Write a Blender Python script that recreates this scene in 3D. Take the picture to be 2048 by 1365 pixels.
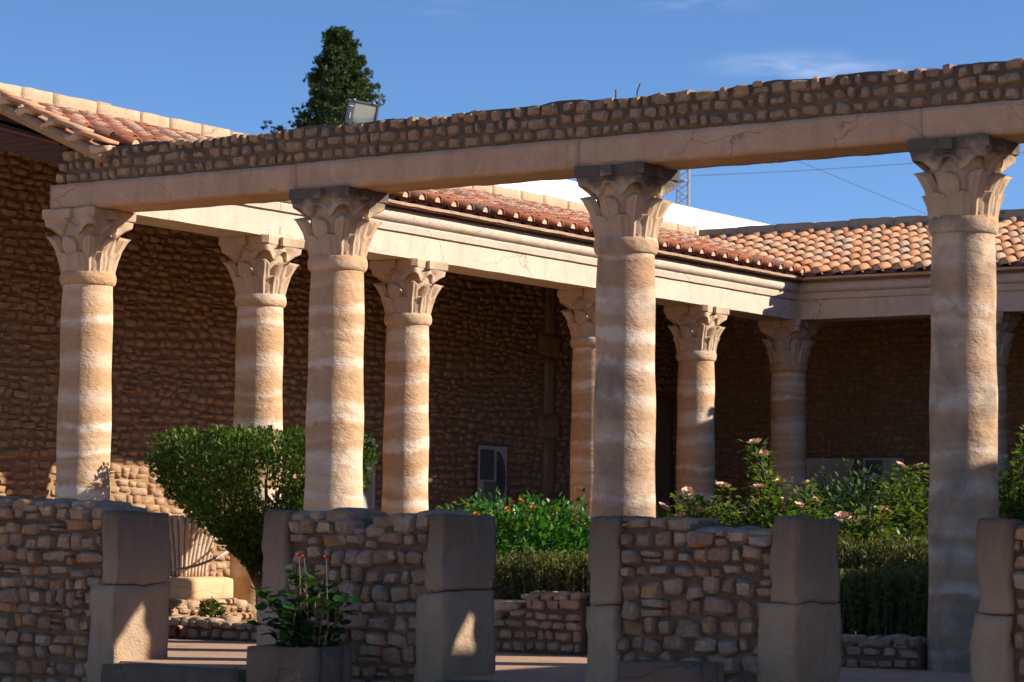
import bpy, bmesh, math, random
import numpy as np
from mathutils import Vector, Matrix, noise

# ------------------------------------------------------------------ clear
for o in list(bpy.data.objects): bpy.data.objects.remove(o, do_unlink=True)
scene = bpy.context.scene
COL = scene.collection
PI = math.pi
rad = math.radians

# ------------------------------------------------------------------ camera
YAW, PITCH, ROLL = 0.5948, 0.0741, 0.0123
CAM = Vector((16.6512, -17.6418, 0.8782))
F_PX = 5231.76
r0 = Vector((math.cos(YAW), math.sin(YAW), 0)); f0 = Vector((-math.sin(YAW), math.cos(YAW), 0)); up = Vector((0, 0, 1))
fw = f0 * math.cos(PITCH) + up * math.sin(PITCH)
u2 = -f0 * math.sin(PITCH) + up * math.cos(PITCH)
rr = r0 * math.cos(ROLL) + u2 * math.sin(ROLL)
uu = -r0 * math.sin(ROLL) + u2 * math.cos(ROLL)
cd = bpy.data.cameras.new('camera'); cam = bpy.data.objects.new('camera', cd); COL.objects.link(cam)
cam.matrix_world = Matrix(((rr.x, uu.x, -fw.x, CAM.x), (rr.y, uu.y, -fw.y, CAM.y), (rr.z, uu.z, -fw.z, CAM.z), (0, 0, 0, 1)))
cd.sensor_width = 36; cd.lens = F_PX / 2048 * 36; cd.clip_end = 5000; cd.clip_start = .1
cd.dof.use_dof = True; cd.dof.focus_distance = 25.5; cd.dof.aperture_fstop = 4.2
scene.camera = cam

# ------------------------------------------------------------------ sky, sun, exposure
SUN_AZ, SUN_EL = rad(30.5), rad(26.4)          # azimuth measured from +X towards +Y
world = bpy.data.worlds.new("World"); scene.world = world; world.use_nodes = True
wn = world.node_tree; wn.nodes.clear()
wo = wn.nodes.new('ShaderNodeOutputWorld'); wb = wn.nodes.new('ShaderNodeBackground')
sky = wn.nodes.new('ShaderNodeTexSky'); sky.sky_type = 'NISHITA'; sky.sun_disc = False
sky.sun_elevation = SUN_EL; sky.sun_rotation = PI / 2 - SUN_AZ
sky.altitude = 0; sky.air_density = 0.6; sky.dust_density = 0.0; sky.ozone_density = 6.0
wb.inputs['Strength'].default_value = 0.094
# thin high cirrus: faint streaks fixed to directions of the sky
tc = wn.nodes.new('ShaderNodeTexCoord')
def wnode(t, **k):
    n = wn.nodes.new(t)
    for a, b in k.items(): setattr(n, a, b)
    return n
def wdir(px, py): return (fw + rr * ((px - 1024) / F_PX) - uu * ((py - 682.5) / F_PX)).normalized()
mp = wnode('ShaderNodeMapping'); mp.inputs['Scale'].default_value = (30, 30, 150); mp.inputs['Rotation'].default_value = (0, .10, 0)
nz = wnode('ShaderNodeTexNoise'); nz.inputs['Scale'].default_value = 1.0; nz.inputs['Detail'].default_value = 7; nz.inputs['Distortion'].default_value = .7
wn.links.new(tc.outputs['Generated'], mp.inputs['Vector']); wn.links.new(mp.outputs['Vector'], nz.inputs['Vector'])
veil = None
for (px, py, wide, high, amt) in ((1610, 135, .030, .0055, .30), (1400, 10, .020, .0035, .16), (900, 15, .02, .003, .10)):
    d0 = wdir(px, py); sub = wnode('ShaderNodeVectorMath', operation='SUBTRACT'); sub.inputs[1].default_value = d0; wn.links.new(tc.outputs['Generated'], sub.inputs[0])
    sc_ = wnode('ShaderNodeVectorMath', operation='MULTIPLY'); sc_.inputs[1].default_value = (1 / wide, 1 / wide, 1 / high); wn.links.new(sub.outputs[0], sc_.inputs[0])
    ln = wnode('ShaderNodeVectorMath', operation='LENGTH'); wn.links.new(sc_.outputs[0], ln.inputs[0])
    mr = wnode('ShaderNodeMapRange'); mr.inputs[1].default_value = 0; mr.inputs[2].default_value = 1.6; mr.inputs[3].default_value = amt; mr.inputs[4].default_value = 0; mr.interpolation_type = 'SMOOTHSTEP'; wn.links.new(ln.outputs['Value'], mr.inputs[0])
    if veil is None: veil = mr.outputs[0]
    else:
        ad = wnode('ShaderNodeMath', operation='ADD'); wn.links.new(veil, ad.inputs[0]); wn.links.new(mr.outputs[0], ad.inputs[1]); veil = ad.outputs[0]
cr = wnode('ShaderNodeValToRGB'); cr.color_ramp.elements[0].position = .38; cr.color_ramp.elements[1].position = .72
wn.links.new(nz.outputs['Fac'], cr.inputs['Fac'])
mu = wnode('ShaderNodeMath', operation='MULTIPLY'); wn.links.new(veil, mu.inputs[0]); wn.links.new(cr.outputs['Color'], mu.inputs[1])
mx = wnode('ShaderNodeMixRGB'); mx.inputs['Color2'].default_value = (7.5, 8.0, 8.6, 1); wn.links.new(mu.outputs[0], mx.inputs['Fac'])
wn.links.new(sky.outputs['Color'], mx.inputs['Color1']); wn.links.new(mx.outputs['Color'], wb.inputs['Color'])
wn.links.new(wb.outputs['Background'], wo.inputs['Surface'])
sd = bpy.data.lights.new('sun', 'SUN'); sun = bpy.data.objects.new('sun', sd); COL.objects.link(sun)
sd.energy = 5.0; sd.angle = rad(.53); sd.color = (1.0, .91, .80)
sv = Vector((math.cos(SUN_AZ) * math.cos(SUN_EL), math.sin(SUN_AZ) * math.cos(SUN_EL), math.sin(SUN_EL)))
sun.rotation_euler = sv.to_track_quat('Z', 'Y').to_euler(); sun.location = (30, 20, 25)
scene.view_settings.view_transform = 'Standard'; scene.view_settings.look = 'None'
scene.view_settings.exposure = 0.78; scene.view_settings.gamma = 1.0; scene.view_settings.use_curve_mapping = False
scene.render.engine = 'CYCLES'; scene.cycles.use_denoising = True
scene.cycles.max_bounces = 6; scene.cycles.diffuse_bounces = 3; scene.cycles.caustics_reflective = False; scene.cycles.caustics_refractive = False

# ------------------------------------------------------------------ node helper
def wm(c, k=1.0): return (c[0], c[1] * (1 - .11 * k), c[2] * (1 - .24 * k))
class NT:
    def __init__(s, name):
        s.mat = bpy.data.materials.new(name); s.mat.use_nodes = True
        s.t = s.mat.node_tree; s.t.nodes.clear()
        s.out = s.n('ShaderNodeOutputMaterial')
    def n(s, typ, **kw):
        nd = s.t.nodes.new(typ)
        for k, v in kw.items(): setattr(nd, k, v)
        return nd
    def put(s, sock, v):
        if isinstance(v, bpy.types.NodeSocket): s.t.links.new(v, sock)
        elif v is not None:
            if isinstance(v, tuple) and len(v) == 3 and sock.type == 'RGBA': v = v + (1,)
            sock.default_value = v
    def math(s, op, a, b=None, c=None, clamp=False):
        nd = s.n('ShaderNodeMath', operation=op, use_clamp=clamp)
        s.put(nd.inputs[0], a); s.put(nd.inputs[1], b)
        if c is not None: s.put(nd.inputs[2], c)
        return nd.outputs[0]
    def vec(s, op, a, b=None):
        nd = s.n('ShaderNodeVectorMath', operation=op); s.put(nd.inputs[0], a)
        if b is not None: s.put(nd.inputs[1], b)
        return nd.outputs[0]
    def mix(s, fac, a, b, mode='MIX'):
        nd = s.n('ShaderNodeMixRGB', blend_type=mode); s.put(nd.inputs['Fac'], fac); s.put(nd.inputs['Color1'], a); s.put(nd.inputs['Color2'], b)
        return nd.outputs[0]
    def ramp(s, fac, stops, interp='LINEAR'):
        nd = s.n('ShaderNodeValToRGB'); cr = nd.color_ramp; cr.interpolation = interp
        while len(cr.elements) < len(stops): cr.elements.new(.5)
        for e, (p, c) in zip(cr.elements, stops):
            e.position = p; e.color = (c, c, c, 1) if isinstance(c, (int, float)) else tuple(c) + (1,)
        s.put(nd.inputs['Fac'], fac)
        return nd.outputs['Color']
    def noise(s, vec, scale, detail=6, rough=.6, dist=0, w=None):
        nd = s.n('ShaderNodeTexNoise')
        if w is not None: nd.noise_dimensions = '4D'; s.put(nd.inputs['W'], w)
        s.put(nd.inputs['Vector'], vec); nd.inputs['Scale'].default_value = scale; nd.inputs['Detail'].default_value = detail
        nd.inputs['Roughness'].default_value = rough; nd.inputs['Distortion'].default_value = dist
        return nd.outputs['Fac']
    def voro(s, vec, scale, feature='F1'):
        nd = s.n('ShaderNodeTexVoronoi', feature=feature); s.put(nd.inputs['Vector'], vec); nd.inputs['Scale'].default_value = scale
        return nd.outputs['Distance']
    def pos(s): return s.n('ShaderNodeNewGeometry').outputs['Position']
    def rnd(s):
        a = s.n('ShaderNodeObjectInfo').outputs['Random']; b = s.n('ShaderNodeNewGeometry').outputs['Random Per Island']
        return s.math('FRACT', s.math('ADD', a, b))
    def orand(s): return s.n('ShaderNodeObjectInfo').outputs['Random']
    def scale_vec(s, v, x, y, z):
        return s.vec('MULTIPLY', v, (x, y, z))
    def sep(s, v):
        nd = s.n('ShaderNodeSeparateXYZ'); s.put(nd.inputs[0], v); return nd.outputs
    def bump(s, h, strength, dist, normal=None):
        nd = s.n('ShaderNodeBump'); s.put(nd.inputs['Height'], h); nd.inputs['Strength'].default_value = strength; nd.inputs['Distance'].default_value = dist
        if normal is not None: s.put(nd.inputs['Normal'], normal)
        return nd.outputs['Normal']
    def finish(s, color, rough=.9, normal=None, metal=0, spec=.2):
        b = s.n('ShaderNodeBsdfPrincipled'); s.put(b.inputs['Base Color'], color); s.put(b.inputs['Roughness'], rough)
        b.inputs['Metallic'].default_value = metal; b.inputs['Specular IOR Level'].default_value = spec
        if normal is not None: s.put(b.inputs['Normal'], normal)
        s.t.links.new(b.outputs[0], s.out.inputs['Surface'])
        return s.mat

def mat_rubble(name, pal, dark=.55, bump=.8):
    t = NT(name); p = t.pos(); r = t.rnd()
    base = t.ramp(r, [(i / (len(pal) - 1), wm(c)) for i, c in enumerate(pal)])
    n1 = t.noise(p, 16, 8, .65, .4, w=t.math('MULTIPLY', r, 31.0))
    n2 = t.noise(p, 70, 5, .7)
    c = t.mix(t.ramp(n1, [(.34, 0.0), (.66, .85)]), base, t.mix(1, base, (dark, dark * .94, dark * .9), 'MULTIPLY'))
    c = t.mix(t.ramp(n2, [(.5, 0), (.75, .35)]), c, (.66, .55, .43))
    h = t.math('ADD', t.math('MULTIPLY', n1, 1.0), t.math('MULTIPLY', n2, .35))
    return t.finish(c, .92, t.bump(h, bump, .028))

def mat_mortar(name, a, b):
    a, b = wm(a), wm(b)
    t = NT(name); p = t.pos()
    n1 = t.noise(p, 9, 8, .65); n2 = t.noise(p, 90, 5, .7)
    c = t.mix(t.ramp(n1, [(.35, 0), (.7, 1)]), a, b)
    h = t.math('ADD', n1, t.math('MULTIPLY', n2, .5))
    return t.finish(c, .95, t.bump(h, .9, .02))

def mat_plaster(name, a, b, pale, streak=1.0, bump=.5, k=1.0):
    a, b, pale = wm(a, k), wm(b, k), wm(pale, k)
    """lime render / soft ashlar: blotches, pale scuffs, fine pits"""
    t = NT(name); p = t.pos(); r = t.orand()
    n1 = t.noise(p, 2.3, 9, .62, .5, w=t.math('MULTIPLY', r, 17.0))
    n2 = t.noise(t.scale_vec(p, 9, 9, 1.2), 1.0, 6, .6)
    n3 = t.noise(p, 60, 6, .7); n4 = t.noise(p, 7, 8, .7, .8)
    cn_ = t.n('ShaderNodeTexNoise'); t.put(cn_.inputs['Vector'], p); cn_.inputs['Scale'].default_value = 3.0; cn_.inputs['Detail'].default_value = 6; cv_ = cn_.outputs['Color']
    c = t.mix(t.ramp(n1, [(.35, 0), (.66, 1)]), a, b)
    c = t.mix(t.ramp(n4, [(.56, 0), (.66, .55)]), c, pale)
    c = t.mix(t.ramp(n2, [(.5, 0), (.8, .4 * streak)]), c, t.mix(1, c, (.55, .52, .5), 'MULTIPLY'))
    cw_ = t.vec('ADD', t.scale_vec(p, .55, .55, 1.5), t.scale_vec(cv_, .35, .35, .35))
    crack = t.math('MULTIPLY', t.ramp(t.voro(cw_, 1.7, 'DISTANCE_TO_EDGE'), [(.0, 1), (.012, 0)]), t.ramp(n1, [(.42, 0), (.55, .75)]))
    c = t.mix(crack, c, t.mix(1, c, (.35, .30, .27), 'MULTIPLY'))
    pits = t.ramp(t.voro(p, 34), [(.0, 0), (.16, 1)])
    h = t.math('ADD', t.math('ADD', n4, t.math('MULTIPLY', n3, .5)), t.math('MULTIPLY', pits, .12))
    return t.finish(c, .93, t.bump(h, bump, .02))

def mat_pier(name):
    """old cut blocks of the low piers: grey lichen crust from the top down, warm stone below"""
    t = NT(name); p = t.pos(); r = t.orand(); z = t.sep(p)[2]
    n1 = t.noise(p, 3.2, 9, .65, .6, w=t.math('MULTIPLY', r, 9.0)); n2 = t.noise(t.scale_vec(p, 14, 14, 1.6), 1.0, 6, .6); n3 = t.noise(p, 55, 6, .7)
    c = t.mix(t.ramp(n1, [(.35, 0), (.68, 1)]), (.46, .305, .185), (.56, .385, .24))
    c = t.mix(t.ramp(n2, [(.45, 0), (.75, .5)]), c, (.52, .43, .34))
    crust = t.math('ADD', t.math('MULTIPLY', t.math('SUBTRACT', z, .52), .85), t.math('MULTIPLY', t.math('ADD', n2, t.math('MULTIPLY', n1, .6)), .42))
    c = t.mix(t.ramp(crust, [(.26, 0), (.80, .9)]), c, (.16, .112, .08))
    chips = t.ramp(t.voro(p, 17), [(.05, 0), (.35, 1)]); c = t.mix(t.ramp(n3, [(.55, 0), (.72, .4)]), c, (.22, .16, .12))
    h = t.math('ADD', t.math('ADD', n1, t.math('MULTIPLY', n3, .5)), t.math('MULTIPLY', chips, .12))
    return t.finish(c, .94, t.bump(h, 1.0, .05))

def mat_shaft(name, tan, tan2, white, grey=.0):
    tan, tan2, white = wm(tan, .95), wm(tan2, .95), wm(white, .55)
    """drum of soft sandstone patched in whitish bands"""
    t = NT(name); p = t.pos(); r = t.orand()
    pv = t.vec('ADD', p, t.vec('MULTIPLY', t.n('ShaderNodeCombineXYZ').outputs[0], (0, 0, 0)))
    off = t.math('MULTIPLY', r, 47.0)
    tilt = t.noise(p, 1.8, 3, .5, 0, w=off)
    edge = t.noise(p, 11, 8, .68, .5)
    zz = t.math('ADD', t.math('ADD', t.sep(p)[2], t.math('MULTIPLY', tilt, .30)), off)
    def v1(feature, out, sc):
        nd = t.n('ShaderNodeTexVoronoi', feature=feature, voronoi_dimensions='1D'); t.put(nd.inputs['W'], zz); nd.inputs['Scale'].default_value = sc; return nd.outputs[out]
    joint = t.math('ADD', v1('DISTANCE_TO_EDGE', 'Distance', 3.1), t.math('MULTIPLY', t.math('SUBTRACT', edge, .5), .42))
    wide = t.noise(t.scale_vec(p, .6, .6, 2.2), 1.0, 3, .6, 0, w=off)
    czz = t.n('ShaderNodeCombineXYZ'); t.put(czz.inputs[2], zz)
    pick = t.ramp(t.noise(czz.outputs[0], 2.6, 1.5, .5, 0, w=off), [(.36, .35), (.56, 1.0)])
    fac = t.ramp(t.math('MULTIPLY', t.math('SUBTRACT', .12, t.math('SUBTRACT', joint, t.math('MULTIPLY', t.math('SUBTRACT', wide, .40), .75))), 4.2), [(.05, 0), (.75, .92)])
    fac = t.math('MULTIPLY', fac, pick)
    broad = t.ramp(t.math('ADD', t.noise(czz.outputs[0], 3.1, 3.5, .62, 0, w=t.math('ADD', off, 3.0)), t.math('MULTIPLY', t.math('SUBTRACT', edge, .5), .3)), [(.49, 0), (.64, .72)])
    fac = t.math('MAXIMUM', fac, broad)
    cell = v1('F1', 'Color', 3.1); cs_ = t.n('ShaderNodeSeparateColor'); t.put(cs_.inputs[0], cell)
    c = t.mix(cs_.outputs[0], tan, tan2)
    c = t.mix(t.ramp(edge, [(.4, 0), (.75, .5)]), c, t.mix(1, c, (.62, .52, .42), 'MULTIPLY'))
    c = t.mix(fac, c, white)
    if grey: c = t.mix(t.ramp(t.noise(t.scale_vec(p, 3, 3, 2.2), 1.0, 5, .6, .6, w=off), [(.46, 0), (.66, grey)]), c, (.21, .165, .13))
    n3 = t.noise(t.scale_vec(p, 1, 1, 2.4), 26, 7, .72); n4 = t.noise(p, 75, 5, .7)
    pits = t.ramp(t.voro(t.scale_vec(p, 1, 1, 1.8), 28), [(.0, 0), (.2, 1)])
    h = t.math('ADD', t.math('ADD', n3, t.math('MULTIPLY', n4, .45)), t.math('MULTIPLY', pits, .16))
    mask = t.ramp(t.noise(t.scale_vec(p, 1, 1, 1.7), 5.5, 4, .6, .3, w=off), [(.40, .18), (.66, 1.0)])
    h = t.math('ADD', t.math('MULTIPLY', h, mask), t.math('MULTIPLY', edge, .5))
    return t.finish(c, .93, t.bump(h, .75, .016))

def mat_capital(name, stain):
    t = NT(name); p = t.pos(); n1 = t.noise(p, 6, 8, .65, .5); n3 = t.noise(p, 48, 7, .72)
    c = t.mix(t.ramp(n1, [(.35, 0), (.7, 1)]), (.56, .39, .25), (.46, .32, .21))
    c = t.mix(t.ramp(n3, [(.52, 0), (.72, .4)]), c, (.30, .24, .19))
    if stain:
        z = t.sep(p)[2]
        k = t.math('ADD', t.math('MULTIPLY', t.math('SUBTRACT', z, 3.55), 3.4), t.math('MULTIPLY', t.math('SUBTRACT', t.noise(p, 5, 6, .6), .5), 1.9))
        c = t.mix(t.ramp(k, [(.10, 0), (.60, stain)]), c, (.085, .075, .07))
    pits = t.ramp(t.voro(p, 40), [(.0, 0), (.2, 1)])
    h = t.math('ADD', t.math('ADD', n1, t.math('MULTIPLY', n3, .55)), t.math('MULTIPLY', pits, .15))
    return t.finish(c, .93, t.bump(h, .75, .018))

def mat_tile(name, pal, lich):
    t = NT(name); p = t.pos(); r = t.rnd()
    base = t.ramp(r, [(i / (len(pal) - 1), c) for i, c in enumerate(pal)])
    n1 = t.noise(p, 12, 8, .68, .4, w=t.math('MULTIPLY', r, 23.0)); n2 = t.noise(p, 60, 5, .7)
    c = t.mix(t.ramp(n1, [(.45, 0), (.72, lich)]), base, (.38, .29, .21))
    c = t.mix(t.ramp(n2, [(.54, 0), (.72, .45)]), c, (.12, .085, .06))
    return t.finish(c, .9, t.bump(t.math('ADD', n1, n2), .5, .008))

def mat_wood(name, a, b):
    t = NT(name); p = t.pos(); n = t.noise(t.scale_vec(p, 1, 6, 30), 1.6, 6, .6, .5)
    return t.finish(t.mix(t.ramp(n, [(.35, 0), (.7, 1)]), a, b), .75, t.bump(n, .4, .01))

def mat_leaf(name, pal, trans=.35, gloss=.5, spec=.3):
    t = NT(name); r = t.n('ShaderNodeNewGeometry').outputs['Random Per Island']; p = t.pos()
    base = t.ramp(r, [(i / (len(pal) - 1), c) for i, c in enumerate(pal)])
    n = t.noise(p, 5, 3, .5); base = t.mix(t.ramp(n, [(.35, 0), (.7, .5)]), base, t.mix(1, base, (1.5, 1.25, .8), 'MULTIPLY'))
    b = t.n('ShaderNodeBsdfPrincipled'); t.put(b.inputs['Base Color'], base); b.inputs['Roughness'].default_value = gloss; b.inputs['Specular IOR Level'].default_value = spec
    tr = t.n('ShaderNodeBsdfTranslucent'); t.put(tr.inputs['Color'], t.mix(1, base, (1.5, 1.6, .55), 'MULTIPLY'))
    m = t.n('ShaderNodeMixShader'); m.inputs[0].default_value = trans
    t.t.links.new(b.outputs[0], m.inputs[1]); t.t.links.new(tr.outputs[0], m.inputs[2]); t.t.links.new(m.outputs[0], t.out.inputs['Surface'])
    return t.mat

def mat_flat(name, c, rough=.8, metal=0, spec=.3, vary=.25):
    t = NT(name); n = t.noise(t.pos(), 18, 6, .6)
    return t.finish(t.mix(t.ramp(n, [(.35, 0), (.7, vary)]), c, t.mix(1, c, (.6, .58, .55), 'MULTIPLY')), rough, t.bump(n, .2, .006), metal, spec)

PAL_FRONT = [(.52, .42, .33), (.30, .22, .18), (.52, .28, .12), (.42, .36, .32), (.56, .42, .30), (.34, .26, .22), (.33, .235, .175), (.45, .32, .235), (.40, .22, .115), (.46, .36, .28), (.35, .26, .20), (.50, .36, .26), (.38, .30, .25)]
PAL_BACK = [(.40, .28, .18), (.49, .355, .24), (.44, .295, .18), (.52, .40, .285), (.36, .245, .155)]
M = dict(
    front_stone=mat_rubble('weathered_rubble', PAL_FRONT, .5),
    beam_stone=mat_rubble('beam_rubble', [(.36, .265, .19), (.45, .33, .235), (.40, .28, .19), (.48, .38, .285), (.33, .25, .19)], .45),
    wall_stone=mat_rubble('pale_rubble', PAL_BACK, .62),
    garden_stone=mat_rubble('garden_rubble', [(.46, .33, .23), (.55, .42, .31), (.42, .29, .19), (.58, .47, .36)], .6),
    mortar=mat_mortar('dark_mortar', (.16, .115, .08), (.23, .17, .12)),
    wall_mortar=mat_mortar('sandy_mortar', (.28, .185, .115), (.36, .245, .155)),
    beam=mat_plaster('beam_render', (.48, .345, .25), (.58, .43, .325), (.66, .53, .43), 1.2, .8),
    arch=mat_plaster('pale_render', (.55, .44, .345), (.62, .51, .41), (.68, .59, .50), 1.0, .5, .35),
    parapet=mat_plaster('parapet_stone', (.52, .42, .31), (.44, .35, .26), (.62, .52, .41), 1.0, .8),
    ashlar=mat_plaster('wall_ashlar', (.43, .305, .205), (.38, .265, .175), (.48, .36, .26), .9, .8),
    pier=mat_pier('pier_stone'),
    shaft=mat_shaft('shaft_sandstone', (.50, .34, .205), (.60, .43, .28), (.74, .64, .53)),
    shaft_grey=mat_shaft('shaft_sandstone_grey', (.44, .305, .20), (.52, .38, .26), (.64, .54, .44), .85),
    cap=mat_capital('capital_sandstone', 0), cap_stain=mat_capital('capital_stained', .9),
    tile_red=mat_tile('red_tile', [(.36, .095, .04), (.44, .14, .06), (.28, .075, .035), (.42, .16, .08), (.22, .08, .05), (.16, .10, .08)], .2),
    tile_sand=mat_tile('sandy_tile', [(.54, .225, .11), (.53, .27, .14), (.58, .255, .125), (.48, .29, .18), (.56, .29, .155), (.48, .18, .08), (.43, .30, .20), (.54, .235, .115), (.56, .27, .14)], .4),
    tile_mortar=mat_mortar('tile_mortar', (.62, .46, .34), (.70, .56, .44)),
    tile_pan=mat_tile('pan_tile', [(.34, .14, .08), (.28, .13, .08)], .5),
    wood=mat_wood('dark_timber', (.06, .028, .016), (.11, .05, .028)), board=mat_wood('red_boards', (.17, .06, .028), (.12, .042, .02)),
    floor=mat_plaster('floor_screed', (.47, .33, .25), (.42, .285, .21), (.52, .39, .30), .0, .25),
    soil=mat_mortar('garden_soil', (.20, .13, .08), (.28, .19, .12)), ground=mat_mortar('sandy_ground', (.56, .41, .28), (.62, .47, .33)),
    white=mat_plaster('white_wash', (.80, .78, .74), (.76, .74, .70), (.82, .80, .77), .4, .15, 0),
    grey_stone=mat_plaster('grey_trough', (.20, .15, .11), (.14, .105, .078), (.28, .21, .155), .8, 1.0, .5),
    block=mat_plaster('smooth_block', (.62, .44, .28), (.66, .49, .32), (.70, .55, .40), .2, .2),
    metal=mat_flat('grey_steel', (.30, .27, .26), .5, .6), lamp=mat_flat('lamp_housing', (.075, .10, .12), .5, .1), rust=mat_flat('rusty_steel', (.10, .06, .05), .8, .4),
    bark=mat_rubble('juniper_bark', [(.20, .13, .09), (.27, .18, .12)], .5), stem=mat_flat('green_stem', (.13, .14, .05), .7), brownstem=mat_flat('woody_stem', (.16, .11, .07), .8),
    juniper=mat_leaf('juniper_sprays', [(.022, .058, .010), (.05, .105, .013), (.10, .16, .017), (.03, .07, .011)], .18, .55),
    cypress=mat_leaf('cypress_sprays', [(.02, .042, .014), (.038, .07, .02), (.07, .105, .03), (.028, .052, .016)], .12, .65),
    lantana=mat_leaf('lantana_leaves', [(.03, .11, .018), (.045, .15, .022), (.07, .19, .03), (.028, .09, .018)], .3, .42, .45),
    rose=mat_leaf('rose_leaves', [(.045, .10, .018), (.085, .15, .022), (.14, .19, .03), (.06, .11, .022), (.15, .13, .03)], .35, .35, .5),
    rosemary=mat_leaf('rosemary_needles', [(.07, .095, .025), (.11, .135, .035), (.15, .165, .05), (.065, .085, .025), (.14, .115, .045)], .25, .7),
    darkshrub=mat_leaf('dark_shrub', [(.02, .06, .015), (.035, .08, .02)], .25, .6),
    geranium=mat_leaf('geranium_leaves', [(.013, .05, .01), (.024, .075, .014), (.012, .038, .008)], .3, .55),
    orange=mat_flat('orange_petals', (.80, .20, .02), .6), cream=mat_flat('cream_petals', (.80, .50, .36), .6, vary=.5), red=mat_flat('red_petals', (.45, .015, .012), .6),
    rope=mat_flat('pale_rope', (.55, .47, .38), .9),
    panel=mat_flat('panel_paper', (.62, .56, .52), .6), panel_frame=mat_flat('panel_frame', (.20, .12, .08), .6),
    ink_blue=mat_flat('print_blue', (.12, .14, .18), .6), ink_dark=mat_flat('print_dark', (.10, .10, .10), .6), ink_green=mat_flat('print_green', (.22, .27, .20), .6), ink_text=mat_flat('print_text', (.36, .33, .31), .6),
    clay=mat_flat('clay_pipe', (.42, .20, .11), .9), shadowless=mat_flat('door_board', (.30, .21, .15), .8),
)
tg = NT('floodlight_glass'); M['glass'] = tg.finish((.40, .47, .48), .08, None, .55, .8)

# ------------------------------------------------------------------ mesh helpers
def new_mesh(name, V, Fc, mat, smooth=True):
    me = bpy.data.meshes.new(name); me.from_pydata([tuple(v) for v in V], [], [tuple(f) for f in Fc]); me.update()
    if smooth: me.polygons.foreach_set('use_smooth', [True] * len(me.polygons))
    if mat is not None: me.materials.append(M[mat] if isinstance(mat, str) else mat)
    return me
def link(name, data, parent=None, loc=(0, 0, 0), mtx=None):
    o = bpy.data.objects.new(name, data); COL.objects.link(o)
    if parent is not None: o.parent = parent
    if mtx is not None: o.matrix_basis = mtx
    else: o.location = loc
    return o
def empty(name, loc, label, cat, group=None):
    o = link(name, None, None, loc); o.empty_display_size = .2
    return tag(o, label, cat, group)
def tag(o, label, cat, group=None):
    o['label'] = label; o['category'] = cat; o['kind'] = 'thing'
    if group: o['group'] = group
    return o
def struct(o): o['kind'] = 'structure'; return o
def stuff(o): o['kind'] = 'stuff'; return o
def fix_normals(me):
    bm = bmesh.new(); bm.from_mesh(me); bmesh.ops.recalc_face_normals(bm, faces=bm.faces[:]); bm.to_mesh(me); bm.free()
def shift(V, d): return [(v[0] - d[0], v[1] - d[1], v[2] - d[2]) for v in V]
def at(parent): return parent.location if parent is not None else Vector((0, 0, 0))

def rough_box(lo, hi, n=(4, 3, 4), amp=.01, rnd=.03, seed=0, freq=3.0):
    """subdivided box with rounded, worn edges; verts in world coords"""
    lo = Vector(lo); hi = Vector(hi); c = (lo + hi) / 2; h = (hi - lo) / 2
    idx = {}; V = []; Fc = []
    def vid(i, j, k):
        key = (i, j, k)
        if key in idx: return idx[key]
        p = Vector((-1 + 2 * i / n[0], -1 + 2 * j / n[1], -1 + 2 * k / n[2]))
        q = Vector((p.x * h.x, p.y * h.y, p.z * h.z)); inner = [max(min(q[a], h[a] - rnd), -(h[a] - rnd)) if h[a] > rnd else 0 for a in range(3)]
        dv = q - Vector(inner)
        if dv.length > 1e-9: q = Vector(inner) + dv.normalized() * min(rnd, dv.length)
        w = c + q; s = Vector((seed * 7.3, seed * 3.1, seed * 1.7))
        nv = Vector((noise.noise(w * freq + s), noise.noise(w * freq + s + Vector((31, 0, 0))), noise.noise(w * freq + s + Vector((0, 57, 0)))))
        nv2 = Vector((noise.noise(w * freq * 4 + s), noise.noise(w * freq * 4 + s + Vector((31, 0, 0))), noise.noise(w * freq * 4 + s + Vector((0, 57, 0)))))
        V.append(w + nv * amp + nv2 * amp * .45); idx[key] = len(V) - 1
        return idx[key]
    a, b, d = n
    for i in range(a):
        for j in range(b):
            Fc.append((vid(i, j, 0), vid(i, j + 1, 0), vid(i + 1, j + 1, 0), vid(i + 1, j, 0)))
            Fc.append((vid(i, j, d), vid(i + 1, j, d), vid(i + 1, j + 1, d), vid(i, j + 1, d)))
    for i in range(a):
        for k in range(d):
            Fc.append((vid(i, 0, k), vid(i + 1, 0, k), vid(i + 1, 0, k + 1), vid(i, 0, k + 1)))
            Fc.append((vid(i, b, k), vid(i, b, k + 1), vid(i + 1, b, k + 1), vid(i + 1, b, k)))
    for j in range(b):
        for k in range(d):
            Fc.append((vid(0, j, k), vid(0, j, k + 1), vid(0, j + 1, k + 1), vid(0, j + 1, k)))
            Fc.append((vid(a, j, k), vid(a, j + 1, k), vid(a, j + 1, k + 1), vid(a, j, k + 1)))
    return V, Fc
def block(name, lo, hi, mat, parent=None, n=None, amp=.008, rnd=.02, seed=0, freq=3.0, smooth=True):
    if n is None: n = tuple(max(2, min(14, int(abs(hi[a] - lo[a]) / .11))) for a in range(3))
    V, Fc = rough_box(lo, hi, n, amp, rnd, seed, freq)
    base = at(parent) if parent is not None else Vector(((lo[0] + hi[0]) / 2, (lo[1] + hi[1]) / 2, lo[2]))
    if parent is not None and parent.parent is not None: base = base + parent.parent.location
    me = new_mesh(name, shift(V, base), Fc, mat, smooth)
    return link(name, me, parent, (0, 0, 0) if parent is not None else base)
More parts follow.
